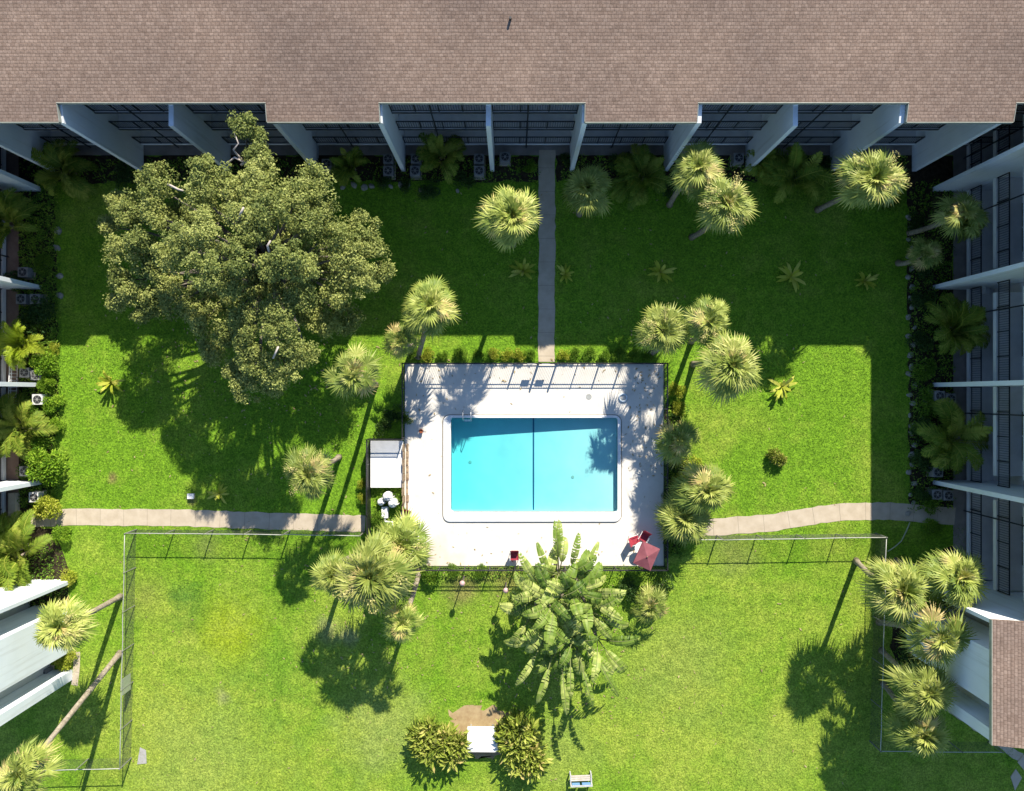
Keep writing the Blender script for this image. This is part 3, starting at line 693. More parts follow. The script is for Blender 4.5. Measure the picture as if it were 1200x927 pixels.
# ------------------------------------------------------------------ shrubs, feather palms, small plants
def shrub(kind, px, py, rpx, h, label, group=None, cat='shrub'):
    b = G(px,py); r = rpx/S*1.05; i = int(px*3+py) % len(BALL[kind]); t = thing('shrub', label, cat, b, 0, group)
    link('foliage', BALL[kind][i], t, (0,0,0), px*.37+py, (r,r,h)); link('branches', TWIG, t, (0,0,0), px*.2, (r*.8,r*.8,h*1.1)); return t
def feather(px, py, rpx, h, v, label, group='feather palms in the beds'):
    b = G(px,py); t = thing('feather_palm', label, 'palm', b, 0, group); r = rpx/S*.98
    link('fronds', FEA[v], t, (0,0,0), px*.7, (r,r,h)); link('stems', STEM, t, (0,0,0), px*.7, (r,r,h)); return t
def small(px, py, rpx, v, label, group='small rosette plants on the lawn', h=1):
    b = G(px,py); t = thing('rosette_plant', label, 'plant', b, 0, group); r = rpx/S*1.25
    link('leaves', ROS[v], t, (0,0,0), px, (r,r,r*h))
    m = MB(); m.tube([(0,0,0),(0,0,r*.14)], [.05,.04], 6); m.build('stem', bark_p, t)
small(926,325,19,0,'spiky plant alone in the shade on the right lawn, larger of the two there')
small(1012,330,15,1,'faint small plant in the shade near the right bed')
small(915,453,18,0,'sunlit spiky plant with dark shadow right of the palm trio')
small(773,320,17,1,'faint plant in the shaded lawn right of the upper path')
small(613,318,17,1,'faint plant in the shade just left of the upper path')
small(132,448,17,1,'low grey-green plant at the left edge of the oak shadow')
small(258,578,14,0,'small pale plant in the oak shadow above the left path')
small(662,322,13,1,'faint small plant in the shade just right of the upper path')
t = thing('rosette_plant', 'dark tuft with golden tip on the right lawn below the spiky plant', 'plant', G(908,536), 0, 'small rosette plants on the lawn')
link('leaves', BALL['croton'][0], t, (0,0,0), 1, (.7,.7,.9)); link('stem', TWIG, t, (0,0,0), 0, .5)
shrub('croton', 516,866,35,2.1,'left of two golden-green bushes flanking the white table','bushes beside the white table')
shrub('croton', 610,868,37,2.2,'right of two golden-green bushes flanking the white table','bushes beside the white table')
shrub('croton', 596,850,18,1.5,'small golden bush at the upper right corner of the white table','bushes beside the white table')
# left bed
lb = 'plants in the left bed'
feather(86,206,34,2.6,0,'dark arching palm by the top left corner of the courtyard')
feather(24,264,36,2.6,1,'brownish arching palm against the left wing, topmost in its bed')
feather(38,404,28,2.2,3,'bright yellow-green palm in the left bed where the sun begins')
feather(36,500,38,2.6,0,'big mixed palm clump in the left bed above the round bush')
feather(34,642,48,2.8,1,'large brown-green palm clump below the left path end')
feather(14,690,24,2.4,2,'yellow-green palm beside the left end block')
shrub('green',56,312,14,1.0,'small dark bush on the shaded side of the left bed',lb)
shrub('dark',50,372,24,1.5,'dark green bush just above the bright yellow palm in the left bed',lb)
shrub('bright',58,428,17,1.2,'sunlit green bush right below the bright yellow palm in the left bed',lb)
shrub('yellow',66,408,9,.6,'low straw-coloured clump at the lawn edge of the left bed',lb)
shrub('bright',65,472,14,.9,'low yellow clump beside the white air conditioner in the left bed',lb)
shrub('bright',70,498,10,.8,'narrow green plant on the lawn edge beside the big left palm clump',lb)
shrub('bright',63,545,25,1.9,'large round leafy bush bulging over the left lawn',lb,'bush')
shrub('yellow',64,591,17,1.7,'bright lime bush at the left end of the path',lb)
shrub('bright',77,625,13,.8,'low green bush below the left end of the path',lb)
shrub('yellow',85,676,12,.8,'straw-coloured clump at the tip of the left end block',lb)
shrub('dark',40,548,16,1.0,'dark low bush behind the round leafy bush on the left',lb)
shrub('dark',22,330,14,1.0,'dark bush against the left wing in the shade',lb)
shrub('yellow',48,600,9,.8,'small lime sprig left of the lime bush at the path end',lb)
shrub('bright',60,450,12,1.0,'sunlit green bush right of the middle fin tip in the left bed',lb)
shrub('green',40,478,14,1.2,'sunlit green bush below the bright white air conditioner in the left bed',lb)
shrub('lush',50,520,15,1.4,'broadleaf bush between the big palm clump and the round bush on the left',lb)
shrub('yellow',80,770,15,1.0,'dry bush under the straw-coloured palm at the left end block',lb)
# top bed
tb = 'plants along the top bed'
feather(519,190,29,2.4,0,'arching palm with brown fronds between the fins left of the path')
feather(924,214,42,2.6,1,'wide dark palm clump under the right roof bays')
feather(748,212,34,2.2,2,'dark spreading palm in deep shade right of the upper path')
feather(414,200,24,2.0,1,'dark palm in shade by the fins right of the oak')
feather(885,196,20,2.0,0,'dark palm between two fins left of the wide dark clump')
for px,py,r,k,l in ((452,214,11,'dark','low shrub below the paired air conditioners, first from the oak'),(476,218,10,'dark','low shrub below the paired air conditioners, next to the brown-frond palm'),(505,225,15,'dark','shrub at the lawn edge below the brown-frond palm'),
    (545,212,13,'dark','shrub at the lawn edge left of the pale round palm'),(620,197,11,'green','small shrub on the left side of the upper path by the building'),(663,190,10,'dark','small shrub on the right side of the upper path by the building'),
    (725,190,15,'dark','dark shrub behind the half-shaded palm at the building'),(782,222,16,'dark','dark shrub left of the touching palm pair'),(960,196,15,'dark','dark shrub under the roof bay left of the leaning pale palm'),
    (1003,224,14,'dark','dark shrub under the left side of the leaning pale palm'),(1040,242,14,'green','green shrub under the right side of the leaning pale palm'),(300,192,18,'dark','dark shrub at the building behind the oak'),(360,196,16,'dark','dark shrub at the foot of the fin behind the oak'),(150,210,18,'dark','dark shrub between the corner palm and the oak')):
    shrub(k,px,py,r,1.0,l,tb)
# right bed
rb = 'plants in the right bed'
feather(1104,388,36,3.0,2,'lush green palm against the right wing, largest in the bed')
feather(1104,512,42,2.8,0,'dark arching palm against the right wing below the level of the pool top')
feather(1116,265,22,2.2,1,'dark palm beside the leaning fan palm at the top of the right bed')
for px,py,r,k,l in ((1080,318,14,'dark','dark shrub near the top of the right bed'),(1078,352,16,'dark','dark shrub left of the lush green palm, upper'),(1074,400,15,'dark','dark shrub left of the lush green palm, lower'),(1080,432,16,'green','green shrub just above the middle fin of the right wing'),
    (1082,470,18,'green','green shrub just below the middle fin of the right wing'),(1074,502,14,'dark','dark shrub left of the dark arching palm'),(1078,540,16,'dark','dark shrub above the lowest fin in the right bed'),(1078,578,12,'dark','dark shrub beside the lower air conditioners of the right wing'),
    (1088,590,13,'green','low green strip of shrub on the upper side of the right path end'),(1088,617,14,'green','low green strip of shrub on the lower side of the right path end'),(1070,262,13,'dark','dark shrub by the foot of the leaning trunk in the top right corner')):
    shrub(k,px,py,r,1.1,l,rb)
shrub('lush',1080,712,22,1.6,'dark broadleaf bush under the lower right palms, upper',rb); shrub('dark',1066,770,18,1.2,'dark broadleaf bush under the lower right palms, middle',rb); shrub('dark',1092,788,20,1.4,'dark bush at the foot of the blue end wall',rb)
# around the deck
hg = 'low hedge plants outside the north pool fence'
for i,(px,r) in enumerate(((486,9),(502,10),(519,9),(540,10),(561,8),(579,9),(594,9),(608,10),(620,8))):
    shrub('yellow' if i in (5,6,7) or i == 1 else 'green',px,416,r,.7,f'low hedge plant outside the upper pool fence, {("ninth","eighth","seventh","sixth","fifth","fourth","third","second","first")[i]} left of the gate',hg)
for i,(px,r) in enumerate(((660,9),(674,9),(690,10),(707,9),(724,10),(741,10),(757,9))):
    shrub('yellow' if i in (0,) else 'green',px,416,r,.7,f'low hedge plant outside the upper pool fence, {("first","second","third","fourth","fifth","sixth","seventh")[i]} right of the gate',hg)
hr = 'plants outside the right pool fence'
for i,(k,px,py,r,h,w) in enumerate((('yellow',792,458,12,1.2,'uppermost, pale yellow'),('yellow',794,478,11,1.0,'second from the top, pale yellow'),('dark',788,498,13,1.3,'dark, above the low dark palm'),('green',800,500,12,1.0,'green, beside the low dark palm'),('dark',786,540,13,1.4,'dark, below the low dark palm'),
    ('yellow',796,560,11,.9,'yellowish, at mid-height of the pool'),('green',804,578,12,.9,'green, left of the short bend palm'),('dark',784,580,10,1.2,'dark, touching the fence near the path'),('yellow',812,545,14,.8,'straw-coloured, above the short bend palm'),('green',786,632,12,1.2,'green, beside the umbrella'))):
    shrub(k,px,py,r,h,f'shrub outside the right pool fence, {w}',hr)
hl = 'plants at the left side of the deck'
for k,px,py,r,h,w in (('dark',462,486,14,1.3,'dark shrub outside the left pool fence above the pump enclosure'),('dark',450,500,11,1.0,'dark shrub in the corner above the pump enclosure'),('green',478,490,9,1.2,'dark green shrub leaning over the left pool fence onto the deck'),('yellow',426,566,8,.9,'pale yellow shrub outside the enclosure fence, upper'),('yellow',427,583,8,.9,'pale yellow shrub outside the enclosure fence, lower'),
    ('green',469,597,8,.8,'green shrub beside the red chair at the filters'),('green',446,608,12,.9,'green shrub behind the pump at the enclosure gate'),('green',505,672,15,1.0,'grey-green shrub below the lower left deck corner'),('green',530,668,10,.6,'low plant along the lower pool fence, left one'),('green',562,668,10,.6,'low plant along the lower pool fence, right one'),
    ('dark',610,700,15,1.2,'dark plant left under the banana clump'),('dark',740,690,18,1.2,'dark bush between the banana clump and the umbrella'),('dark',776,684,14,1.2,'dark bush below the lower right deck corner'),('lush',706,690,18,1.5,'leafy bush on the right side under the banana clump')):
    shrub(k,px,py,r,h,w,hl)
# border stones
def rock_mesh(seed):
    random.seed(seed); bm = bmesh.new(); bmesh.ops.create_icosphere(bm, subdivisions=2, radius=1)
    for v in bm.verts: v.co *= random.uniform(.8,1.15); v.co.z = max(-.2,v.co.z*.7)
    me = bpy.data.meshes.new('border_stone'); bm.to_mesh(me); bm.free(); me.materials.append(stone_m); return me
ROCK = [rock_mesh(i) for i in range(4)]
random.seed(77)
def rocks(pts, label, group):
    for px,py in pts:
        s = random.uniform(.16,.27); o = link('border_stone', random.choice(ROCK), None, G(px+random.uniform(-2,2),py+random.uniform(-2,2),.02), random.uniform(0,6), (s,s*random.uniform(.6,1),s*.8)); tag(o,label,'stone',group)
rocks([(1066+(i % 2)*4,256+i*11.5) for i in range(31)], 'pale border stone edging the lawn side of the right bed', 'stones edging the right bed')
rocks([(404+i*11,218) for i in range(7)]+[(478,217),(495,222),(536,224)], 'pale border stone in the row below the paired air conditioners', 'stones edging the top bed')
rocks([(68,272),(67,290),(69,322),(71,345)], 'pale border stone on the lawn edge of the left bed', 'stones edging the left bed')
# air conditioners
def acunit(px,py,label,group,s=.66,h=.75,m0=ac_m):
    b = G(px,py); t = thing('air_conditioner',label,'air conditioner',b,0,group)
    m = MB(); m.box((-s/2,-s/2,0.06),(s/2,s/2,h)); m.build('casing', m0, t)
    m = MB(); m.lathe([(s*.40,h-.02),(s*.40,h+.02),(s*.37,h+.025)],(0,0,0),16); g = m.build('fan_grille', dark_gr, t)
    m = MB(); m.lathe([(s*.12,h+.03),(s*.12,h+.045)],(0,0,0),10)
    for k in range(3):
        a = k*1.05; m.box((-s*.4,-.012,h+.03),(s*.4,.012,h+.036), lambda x,y,z,a=a: (x*math.cos(a)-y*math.sin(a), x*math.sin(a)+y*math.cos(a), z+k*.004))
    m.build('hub', ac_m, g)
    m = MB(); m.box((-s*.6,-s*.6,0),(s*.6,s*.6,.06)); m.build('pad', path_m, t)
for px,py,l in ((457,190,'upper air conditioner left of the fin by the brown-frond palm'),(457,204,'lower air conditioner left of the fin by the brown-frond palm'),(489,190,'upper air conditioner right of the fin by the brown-frond palm'),(488,204,'lower round-grilled air conditioner right of the fin by the brown-frond palm'),
    (562,190,'upper air conditioner left of the centre fin'),(562,204,'lower air conditioner left of the centre fin'),(592,188,'air conditioner right of the centre fin'),(386,196,'air conditioner in the shade right of the oak'),(862,189,'air conditioner behind the touching palm pair')):
    acunit(px,py,l,'air conditioners along the top building')
for px,py,l in ((1094,464,'left air conditioner just below the middle fin of the right wing'),(1107,467,'right air conditioner just below the middle fin of the right wing'),(1091,578,'left air conditioner just below the lowest fin of the right wing'),(1104,579,'right air conditioner just below the lowest fin of the right wing'),(1092,552,'air conditioner just above the lowest fin of the right wing')):
    acunit(px,py,l,'air conditioners along the right wing')
for px,py,l in ((35,321,'air conditioner just above the second fin of the left wing'),(33,352,'left air conditioner just below the second fin of the left wing'),(49,352,'right air conditioner just below the second fin of the left wing'),(37,437,'left air conditioner just above the middle fin of the left wing'),(50,440,'right air conditioner just above the middle fin of the left wing'),(37,551,'air conditioner just above the lower fin of the left wing, left of the round bush'),(57,786,'air conditioner in the recess of the left end block')):
    acunit(px,py,l,'air conditioners along the left wing')
acunit(52,468,'bright white air conditioner just below the middle fin of the left wing','air conditioners along the left wing',.7,.75,ac_w)
acunit(48,581,'bright white air conditioner beside the lime bush at the left path end','air conditioners along the left wing',.66,.75,ac_w)

# ------------------------------------------------------------------ fences
def seglist(pts):
    return [(Vector(pts[i]),Vector(pts[i+1])) for i in range(len(pts)-1)]
def chain(label, pts, h=1.5, panel=None):
    o0 = G(*pts[0]); t = thing('chain_link_fence', label, 'fence', o0, 0, 'chain-link fences on the south lawn')
    W = [G(*p) for p in pts]; mesh = MB(); rail = MB(); k0 = 0
    for a, b in seglist(W):
        L = (b-a).length; d = (b-a)/L; n = max(1, round(L/2.74)); s = Vector((-d.y,d.x,0))
        for k in range(k0, n+1):
            p = a.lerp(b,k/n)-o0; m = MB(); m.tube([p,p+Vector((0,0,h+.03))], .035 if 0 < k < n else .045, 8)
            m.lathe([(.05,0),(.05,.03),(.015,.06)],(p.x,p.y,h+.03),8); m.build('post', post_m, t)
        k0 = 1
        q = int(L/1.37); rp = [a.lerp(b,i/q)-o0+Vector((0,0,h-.03*(i % 2)*random.random()))+s*random.uniform(-.03,.03) for i in range(q+1)]
        rail.tube(rp, .027, 6)
        step = .085; i = -h
        while i < L:
            for sg in (1,-1):
                u0, u1 = (i, i+h) if sg > 0 else (i+h, i)
                z0, z1 = .03, h
                if u0 < 0: z0 += (0-u0)*(z1-z0)/(u1-u0); u0 = 0
                if u1 < 0: z1 = z0+(0-u0)*(z1-z0)/(u1-u0); u1 = 0
                if u0 > L: z0 += (L-u0)*(z1-z0)/(u1-u0); u0 = L
                if u1 > L: z1 = z0+(L-u0)*(z1-z0)/(u1-u0); u1 = L
                if abs(u1-u0) > .02:
                    p, q2 = a+d*u0-o0, a+d*u1-o0; p.z, q2.z = z0, z1
                    w = .0026; mesh.raw([p+s*w,p-s*w*.5+Vector((0,0,w)),p-s*w*.5-Vector((0,0,w)),q2+s*w,q2-s*w*.5+Vector((0,0,w)),q2-s*w*.5-Vector((0,0,w))],[(0,1,4,3),(1,2,5,4),(2,0,3,5)])
            i += step
    mesh.build('wire_mesh', wire_m, t, fix=False); rail.build('top_rail', galv, t, smooth=True)
    if panel:
        p = G(*panel)-o0; m = MB(); m.box((p.x-.02,p.y-.55,.35),(p.x+.02,p.y+.55,1.35)); m.build('sign_panel', alu, t)
chain('galvanised chain-link fence round the left part of the south lawn', [(427,623),(340,621.5),(160,620.5),(154,888),(54,890)], 1.5, (156,796))
chain('galvanised chain-link fence from the right path corner to the right end block', [(788,627),(840,627.5),(1026,625),(1019,868),(1158,869)], 1.5)

def picket(t, a, b, h, o0, gap=.12, post=1.62, mat=black, dense=1):
    L = (b-a).length; d = (b-a)/L; ang = math.atan2(d.y,d.x)
    def fn(x,y,z): return (a.x-o0.x+x*math.cos(ang)-y*math.sin(ang), a.y-o0.y+x*math.sin(ang)+y*math.cos(ang), z)
    m = MB()
    for z in (h,h-.2,.12): m.box((0,-.02,z-.02),(L,.02,z+.02), fn)
    n = int(L/gap)
    for k in range(1,n): x = L*k/n; m.box((x-.009*dense,-.009,.06),(x+.009*dense,.009,h-.021), fn)
    m.build('picket_panel', mat, t, fix=False)
    n = max(1,round(L/post))
    for k in range(n+1):
        x = L*k/n; m = MB(); m.box((x-.032,-.033,0),(x+.032,.033,h+.06), fn); m.build('post', mat, t)
pf = thing('pool_fence', 'black metal picket fence running round the pool deck', 'fence', G(474,426))
o0 = G(474,426)
for a, b in (((474.5,426.5),(630,426.5)),((652,426.5),(778,426.5)),((778,426.5),(778,663.5)),((778,663.5),(487,663.5)),((474.5,512),(474.5,426.5))):
    picket(pf, G(*a), G(*b), 1.3, o0)
gt = thing('pool_gate', 'black metal gate in the pool fence at the end of the upper path', 'gate', G(631,426.5))
m = MB(); 
for z in (1.3,1.1,.15): m.box((.03,-.025,z-.02),(1.2,.025,z+.02))
for k in range(11): x = .06+k*.112; m.box((x-.009,-.012,.1),(x+.009,.012,1.28))
m.build('gate_leaf', black, gt, fix=False)
for x in (0,1.235): m = MB(); m.box((x-.05,-.05,0),(x+.05,.05,1.5)); m.build('gate_post', black, gt)
for px,l in ((622,'left'),(639,'right')):
    m = MB(); p = G(px,426.5); m.box((-.28,-.012,-.17),(.28,.012,.17)); o = m.build('sign_plate', plast); o.location = (p.x,p.y-.05,1.0)
    tag(o, f'small sign plate on the pool fence by the gate, {l} of the two', 'sign', 'sign plates at the pool gate')
ef_ = thing('enclosure_fence', 'dark mesh privacy fence round the pump enclosure left of the deck', 'fence', G(434,514)); o1 = G(434,514)
for a, b in (((474,514),(434.5,514)),((434.5,514),(434.5,600)),((434.5,600),(435.5,628))):
    picket(ef_, G(*a), G(*b), 1.55, o1, .055, 1.6, black, 1.5)
# pump cover, filters
pc = thing('pump_cover', 'low white flat-topped equipment cover in the pump enclosure', 'equipment cover', G(455,543))
m = MB(); m.box((-1.02,-1.5,0),(1.02,1.5,.52)); m.build('body', taupe, pc)
m = MB(); m.box((-1.1,-1.58,.524),(1.1,1.58,.60)); m.build('lid', plast, pc)
m = MB(); m.box((-1.08,.72,.604),(1.08,.78,.62)); m.build('rail_shadow_strip', alu, pc)  # grey strip laid on the lid to stand for the fence rail's shadow
ws = thing('wood_screen', 'narrow weathered board screen between pump enclosure and pool deck', 'screen', G(476,560)); random.seed(4)
for k in range(10):
    m = MB(); y = -2.4+k*.5; o_ = random.uniform(-.04,.04); m.box((-.14+o_,y-.23,.01),(-.10+o_,y+.23,.95+random.uniform(-.1,.08))); m.build('board', wood, ws)
    m = MB(); m.box((.02,y-.22,.01),(.15+o_,y+.23,.06+random.uniform(0,.06))); m.build('plank', wood, ws)
def tank(px,py,r,h,label):
    t = thing('pool_filter', label, 'filter tank', G(px,py), 0, 'white filter tanks beside the pump cover')
    m = MB(); m.lathe([(r*.9,0),(r,.06),(r,h*.8),(r*.85,h*.93),(r*.4,h)],(0,0,0),18); m.build('tank', plast, t, smooth=True)
    m = MB(); m.lathe([(r*.28,h-.02),(r*.28,h+.12),(r*.2,h+.16)],(0,0,0),10); m.build('valve', plast, t)
    m = MB(); m.tube([(r*.2,0,h+.05),(r*1.2,-.05,h+.03),(r*1.25,-.06,.1)], .03, 6); m.build('pipe', plast, t)
tank(456,580,.31,.95,'uppermost white round filter tank right below the pump cover'); tank(462,588,.31,.85,'right-hand white round filter tank beside the wooden screen'); tank(448,587,.24,.7,'smallest white filter tank near the enclosure fence')
t = thing('pool_pump', 'white pool pump with pipes behind the filter tanks', 'pump', G(452,600))
m = MB(); m.box((-.22,-.35,0),(.22,.4,.4)); m.build('housing', plast, t); m = MB(); m.tube([(0,-.35,.25),(0,-.6,.25),(.5,-.65,.25),(.62,-1.1,.25)], .07, 8); m.build('pipe', plast, t)
# chairs, umbrella, bits
def chair(px,py,rz,seatm,label,framem=plast,s=1.0,group='chairs on the pool deck',z=.012):
    t = thing('patio_chair', label, 'chair', G(px,py)+Vector((0,0,z)), rz, group)
    w = .28*s; d = .27*s
    m = MB(); m.box((-w,-d,.40),(w,d,.47)); m.build('seat', seatm, t)
    m = MB(); vs = [(-w,d-.05,.45),(w,d-.05,.45),(w,d+.16,.92),(-w,d+.16,.92)]; m.prism(vs,(0,.05,.02)); m.build('backrest', seatm, t)
    for sx in (-1,1):
        for sy in (-1,1): m = MB(); m.tube([(sx*(w-.03),sy*(d-.03),.40),(sx*w,sy*(d+.02),0)], .018, 6); m.build('leg', framem, t)
        m = MB(); m.tube([(sx*(w+.03),-d,.42),(sx*(w+.03),-d,.64),(sx*(w+.03),d+.05,.66)], .02, 6); m.build('armrest', framem, t)
chair(603,650,0,red_c,'red-cushioned chair alone on the deck below the pool')
chair(652,645,-.25,grey_f,'grey-brown chair on the deck beside the banana leaves',grey_f)
chair(743,631,1.9,red_c,'left of the two red chairs by the red umbrella')
chair(753,628,-.5,red_c,'right of the two red chairs by the red umbrella')
chair(477,603,-.2,red_c,'red chair at the end of the wooden screen',plast)
chair(498,655,.3,grey_f,'bare-framed chair in the lower left deck corner by the palms',galv)
c = G(758,652,2.05)
um = thing('umbrella', 'square faded-red parasol in the lower right corner of the deck', 'umbrella', (c.x,c.y,.012), R(-24))
m = MB(); a = .62; a2 = .78; cr = [(-a,-a2,1.98),(a,-a2,1.98),(a,a2,1.98),(-a,a2,1.98)]; apx = (0,0,2.2)
for i in range(4):
    p, q = Vector(cr[i]), Vector(cr[(i+1)%4]); mid = (p+q)/2+Vector((0,0,-.03)); m.face([apx,p,mid]); m.face([apx,mid,q]); m.face([p,mid,mid+Vector((0,0,-.12)),p+Vector((0,0,-.14))]); m.face([mid,q,q+Vector((0,0,-.14)),mid+Vector((0,0,-.12))])
m.build('canopy', red_f, um)
m = MB(); m.tube([(0,0,.06),(0,0,2.19)], .025, 8); m.build('pole', alu, um); m = MB(); m.lathe([(.28,0),(.28,.05),(.08,.09)],(0,0,0),16); m.build('base', dark_gr, um)
m = MB(); m.lathe([(.05,2.19),(.04,2.25),(.01,2.27)],(0,0,0),10); m.build('finial', wood, um)
t = thing('side_table', 'small round table under the red parasol', 'table', G(749,640))
m = MB(); m.lathe([(.42,.68),(.42,.72)],(0,0,0),18); m.build('tabletop', plast, t); m = MB(); m.lathe([(.22,.01),(.05,.06),(.04,.68)],(0,0,0),10); m.build('stand', plast, t)
m = MB(); 
for k in range(20):
    a0, a1 = 2*math.pi*k/20, 2*math.pi*(k+1)/20
m.tube([(.26*math.cos(2*math.pi*k/20),.26*math.sin(2*math.pi*k/20),.07) for k in range(21)], .055, 8, False); o = m.build('life_ring', ring_p, smooth=True); o.location = G(730,466)+Vector((0,0,.01)); tag(o,'pale blue ring lying on the shaded deck at the upper right of the pool','life ring')
m = MB(); m.lathe([(.20,0),(.20,.012),(.17,.016)],(0,0,0),18); o = m.build('drain_cover', simple('grey_cover',(.26,.27,.26),(.34,.35,.34),4,.7,.2,.1)); o.location = G(690,465)+Vector((0,0,.013)); tag(o,'round grey cover set in the deck above the pool','drain cover')
m = MB(); m.lathe([(.10,0),(.14,.26),(.15,.28),(.12,.28),(.11,.2)],(0,0,0),12); o = m.build('flower_pot', terra); o.location = G(494,505)+Vector((0,0,.012)); tag(o,'small terracotta pot on the deck left of the pool','pot')
for px,py,l in ((544,679,'post lamp outside the lower pool fence, left one'),(593,687,'post lamp beside the banana clump outside the lower pool fence')):
    t = thing('post_lamp', l, 'lamp', G(px,py-4), 0, 'post lamps below the deck')
    m = MB(); m.tube([(0,0,0),(0,0,1.8)], .035, 8); m.build('pole', grey_f, t); m = MB(); m.lathe([(.06,1.8),(.16,1.86),(.19,1.98),(.14,2.1),(.04,2.15)],(0,0,0),12); m.build('globe', lamp_m, t, smooth=True)
# white table, bench, small things on the lawn
t = thing('white_table', 'broad white table top between two golden-green bushes on the south lawn', 'table', G(565,860))
m = MB(); z = .82; m.prism([(-.95,.84,z),(.88,.84,z),(1.15,-.86,z),(-.98,-.84,z)],(0,0,-.09)); m.build('tabletop', plast, t)
for sx in (-.75,.75):
    for sy in (-.62,.62): m = MB(); m.box((sx-.05,sy-.05,0),(sx+.05,sy+.05,.73)); m.build('leg', alu, t)
bench_f = simple('bench_frame',(.34,.35,.36),(.48,.48,.48),5,.7,.2,.1)
t = thing('bench', 'small pale bench with dark blue slats standing on the grass at the bottom edge', 'bench', G(680,908), R(2))
m = MB()
for y in (-.12,.02,.16): m.box((-.66,y-.05,.44),(.66,y+.05,.48))
m.build('seat', simple('bench_wood',(.46,.40,.34),(.58,.52,.46),5,.8,.2,.2), t)
m = MB(); m.box((-.62,-.32,.5),(-.1,-.26,.82)); m.box((.05,-.32,.5),(.62,-.26,.82)); m.build('backrest', blue_p, t)
m = MB(); m.box((-.74,-.36,.5),(-.66,.28,.56)); m.box((.66,-.36,.5),(.74,.28,.56)); m.box((-.74,-.36,.84),(.74,-.26,.9)); m.build('frame', bench_f, t)
for sx in (-.70,.70):
    for sy in (-.31,.24): m = MB(); m.box((sx-.04,sy-.04,0),(sx+.04,sy+.04,.84 if sy < 0 else .5)); m.build('leg', bench_f, t)
t = thing('utility_box', 'small white utility box on bare earth above the left path', 'utility box', G(225,581))
m = MB(); m.box((-.2,-.16,0),(.2,.16,.22)); m.build('body', simple('pinkish_box',(.55,.46,.40),(.62,.54,.48),4,.7,.2,.1), t); m = MB(); m.box((-.22,-.18,.223),(.22,.18,.26)); m.build('lid', plast, t)
m = MB(); m.prism([(-.3,-.55,.03),(.35,-.5,.03),(.3,.4,.03),(-.1,.6,.03)],(0,0,-.03)); o = m.build('ground_slab', simple('grey_slab',(.30,.29,.27),(.38,.37,.35),3,.9,.1,.2)); o.location = G(166,886); tag(o,'flat grey slab on the grass by the bottom left fence corner','slab')
m = MB(); hp = [G(*p)+Vector((0,0,.03)) for p in ((1066,612),(1062,622),(1056,634),(1048,641),(1040,646))]; m.tube([p-hp[0] for p in hp], .045, 6); o = m.build('garden_hose', simple('pale_hose',(.30,.34,.20),(.38,.42,.27),3,.6,.3,.05), smooth=True); o.location = hp[0]; tag(o,'pale curved hose lying on the shaded grass by the right fence corner','hose')
t = thing('patio_railing', 'low cream railing along the left patio by the middle fin', 'railing', G(20,450))
picket(t, G(22,426), G(20,474), .9, G(20,450), .22, 1.5, plast, 3)
t = thing('patio_wall', 'short cream wall stub on the left patio above the path end', 'low wall', G(20,590)); m = MB(); m.box((-.2,-.75,0),(.2,.75,.5)); m.build('wall', simple('cream_render',(.52,.44,.33),(.60,.52,.40),3,.9,.1,.2), t); m = MB(); m.box((-.23,-.78,.503),(.23,.78,.56)); m.build('cap', path_m, t)
p = Vector((531/S+.8, gy(343), .5)); t = thing('balcony_chair', 'pale chair on the lowest balcony of the right wing below the second fin', 'chair', p, 1.5)
for nm, a, b in (('seat',(-.25,-.25,.4),(.25,.25,.45)),('backrest',(-.25,.25,.4),(.25,.3,.85))): m = MB(); m.box(a,b); m.build(nm, plast, t)
for sx in (-.22,.22):
    for sy in (-.22,.22): m = MB(); m.box((sx-.02,sy-.02,0),(sx+.02,sy+.02,.4)); m.build('leg', plast, t)

# ------------------------------------------------------------------ grass blades standing on the lawn
def blades(n):
    x = rng.uniform(gx(66),gx(1190),n); y = rng.uniform(gy(960),gy(212),n)
    ok = np.ones(n,bool)
    def cut(a,b,c,d): ok[(x > gx(a))&(x < gx(c))&(y < gy(b))&(y > gy(d))] = False
    for q in ((428,420,782,668),(630,180,653,430),(1058,200,1200,612),(60,594,430,619),(60,200,74,600),(780,420,812,660),(518,826,602,896),(1160,640,1200,876),(484,406,780,430),(1044,640,1120,830)): cut(*q)
    ok &= ~((x > gx(782)) & (np.abs(-y*S+463.5-np.interp(x*S+600,[786,850,910,960,1000,1050,1119],[619,617,612,603,599,599,605])) < 11))
    x, y = x[ok], y[ok]; n = len(x)
    a = rng.uniform(0,6.283,n); l = rng.uniform(.04,.10,n); w = rng.uniform(.012,.028,n); hgt = rng.uniform(.03,.085,n)
    V = np.zeros((n,3,3)); ca, sa = np.cos(a), np.sin(a)
    V[:,0] = np.stack([x-sa*w,y+ca*w,np.zeros(n)+.001],1); V[:,1] = np.stack([x+sa*w,y-ca*w,np.zeros(n)+.001],1); V[:,2] = np.stack([x+ca*l,y+sa*l,hgt],1)
    me = bpy.data.meshes.new('grass_blades'); me.from_pydata(V.reshape(-1,3).tolist(), [], np.arange(n*3).reshape(-1,3).tolist()); me.materials.append(grass); me.update()
    o = link('grass_blades', me); o['kind'] = 'stuff'; o['label'] = 'short sunlit green grass blades covering the courtyard lawn'; o['category'] = 'grass'
blades(230000)

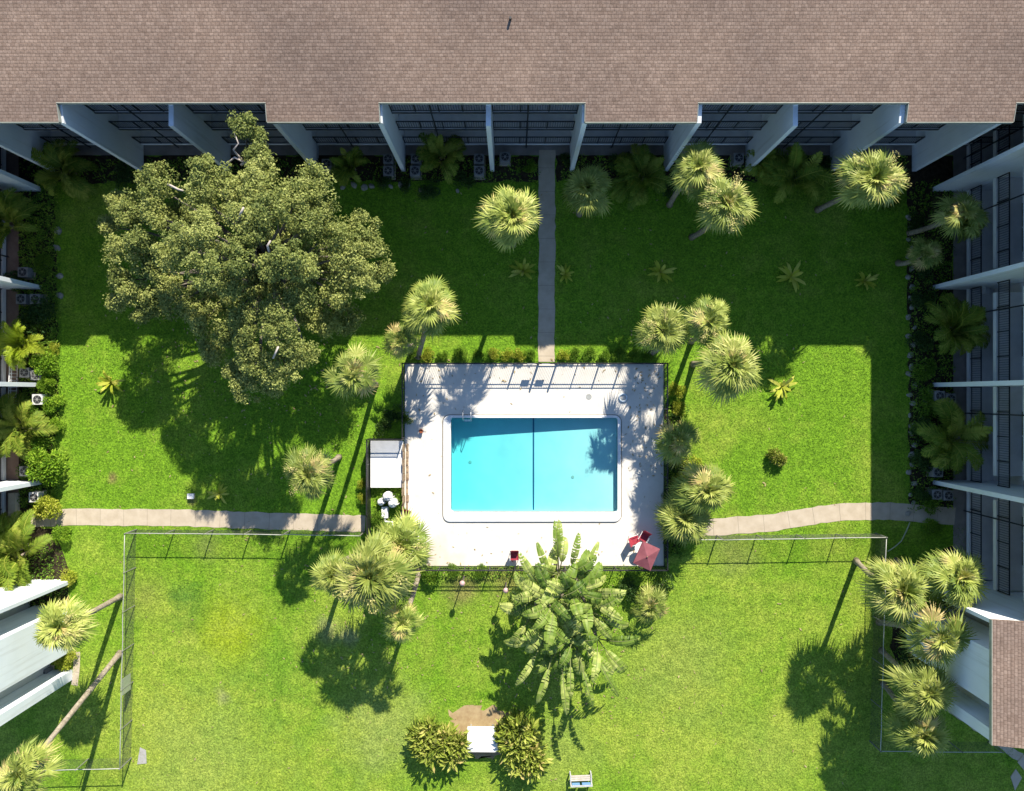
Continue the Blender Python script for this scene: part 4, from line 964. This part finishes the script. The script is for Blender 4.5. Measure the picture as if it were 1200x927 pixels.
def cover():
    random.seed(91); m = MB()
    for (a,b,c,d,n) in ((26,188,630,214,900),(655,186,1062,214,700),(1064,214,1114,598,1500),(26,216,70,600,2400),(4,622,64,680,300),(20,680,80,760,250),(1050,650,1112,820,700),(781,472,804,652,700),(438,574,472,626,160),(484,664,780,676,300)):
        for k in range(n):
            px, py = random.uniform(a,c), random.uniform(b,d)
            if 41 > py-590 > 4 and (px < 110 or px > 1100): continue
            p = G(px,py,0); h = random.uniform(.05,.3); t0 = random.uniform(.1,.9)
            for q in range(5):
                az = random.uniform(0,6.28); dd = Vector((math.cos(az),math.sin(az),random.uniform(.1,1.2))).normalized(); s_ = Vector((-math.sin(az),math.cos(az),0)); l = random.uniform(.08,.2); c0 = p+Vector((random.gauss(0,.1),random.gauss(0,.1),h))
                m.face([c0,c0+dd*l*.5+s_*l*.24,c0+dd*l,c0+dd*l*.5-s_*l*.24], min(1,max(0,t0+random.gauss(0,.15))))
    o = m.build('ground_cover', L_shrub, None, tint=True); o['kind'] = 'stuff'; o['label'] = 'low leafy ground cover in the beds along the buildings'; o['category'] = 'ground cover'
cover()
def litter():
    random.seed(123); m = MB()
    spots = [(random.uniform(736,776),random.uniform(432,560)) for _ in range(80)]+[(random.uniform(478,775),random.uniform(428,450)) for _ in range(30)]+[(random.uniform(484,770),random.uniform(640,662)) for _ in range(30)]+[(random.gauss(300,90),random.gauss(400,70)) for _ in range(420)]+[(random.gauss(440,60),random.gauss(720,60)) for _ in range(160)]+[(random.gauss(660,55),random.gauss(790,45)) for _ in range(160)]+[(random.uniform(100,1000),random.uniform(220,920)) for _ in range(500)]
    for px,py in spots:
        if 520 < px < 728 and 486 < py < 613: continue
        p = G(px,py,.03+random.random()*.03); a = random.uniform(0,6.28); l = random.uniform(.05,.13); w = l*random.uniform(.2,.5); d = Vector((math.cos(a),math.sin(a),random.uniform(-.1,.2))); e = Vector((-math.sin(a),math.cos(a),random.uniform(-.2,.2)))
        m.face([p-d*l,p+e*w,p+d*l,p-e*w], random.random())
    o = m.build('leaf_litter', L_dead, None, tint=True); o['kind'] = 'stuff'; o['label'] = 'dry fallen leaves scattered over the lawn and pool deck'; o['category'] = 'leaf litter'
litter()
# ------------------------------------------------------------------ light, camera, output
AZ = R(18.0); EL = R(36.3)
w = bpy.data.worlds.new('World'); SC.world = w; w.use_nodes = True; nt = w.node_tree; nt.nodes.clear()
sky = nd(nt,'ShaderNodeTexSky'); sky.sky_type = 'NISHITA'; sky.sun_disc = False; sky.sun_elevation = EL; sky.sun_rotation = AZ; sky.ozone_density = 5.0; sky.dust_density = .3
bg = nd(nt,'ShaderNodeBackground'); bg.inputs['Strength'].default_value = .092; o = nd(nt,'ShaderNodeOutputWorld')
nt.links.new(sky.outputs[0],bg.inputs[0]); nt.links.new(bg.outputs[0],o.inputs[0])
L = bpy.data.lights.new('sun','SUN'); L.energy = 4.6; L.angle = R(.53); L.color = (1,.925,.80)
so = bpy.data.objects.new('sun',L); COL.objects.link(so)
sd = Vector((math.sin(AZ)*math.cos(EL), math.cos(AZ)*math.cos(EL), math.sin(EL))); so.rotation_euler = sd.to_track_quat('Z','Y').to_euler(); so.location = (20,60,60)
cd = bpy.data.cameras.new('camera'); cd.lens = F/1200*36; cd.sensor_width = 36; cd.sensor_fit = 'HORIZONTAL'; cd.clip_end = 1500
co = bpy.data.objects.new('camera',cd); COL.objects.link(co); co.location = (0,0,H); co.rotation_euler = (0,0,0); SC.camera = co
SC.render.engine = 'CYCLES'
SC.view_settings.view_transform = 'Standard'; SC.view_settings.look = 'None'; SC.view_settings.exposure = 1.08; SC.view_settings.gamma = 1
SC.cycles.max_bounces = 8; SC.cycles.transparent_max_bounces = 12
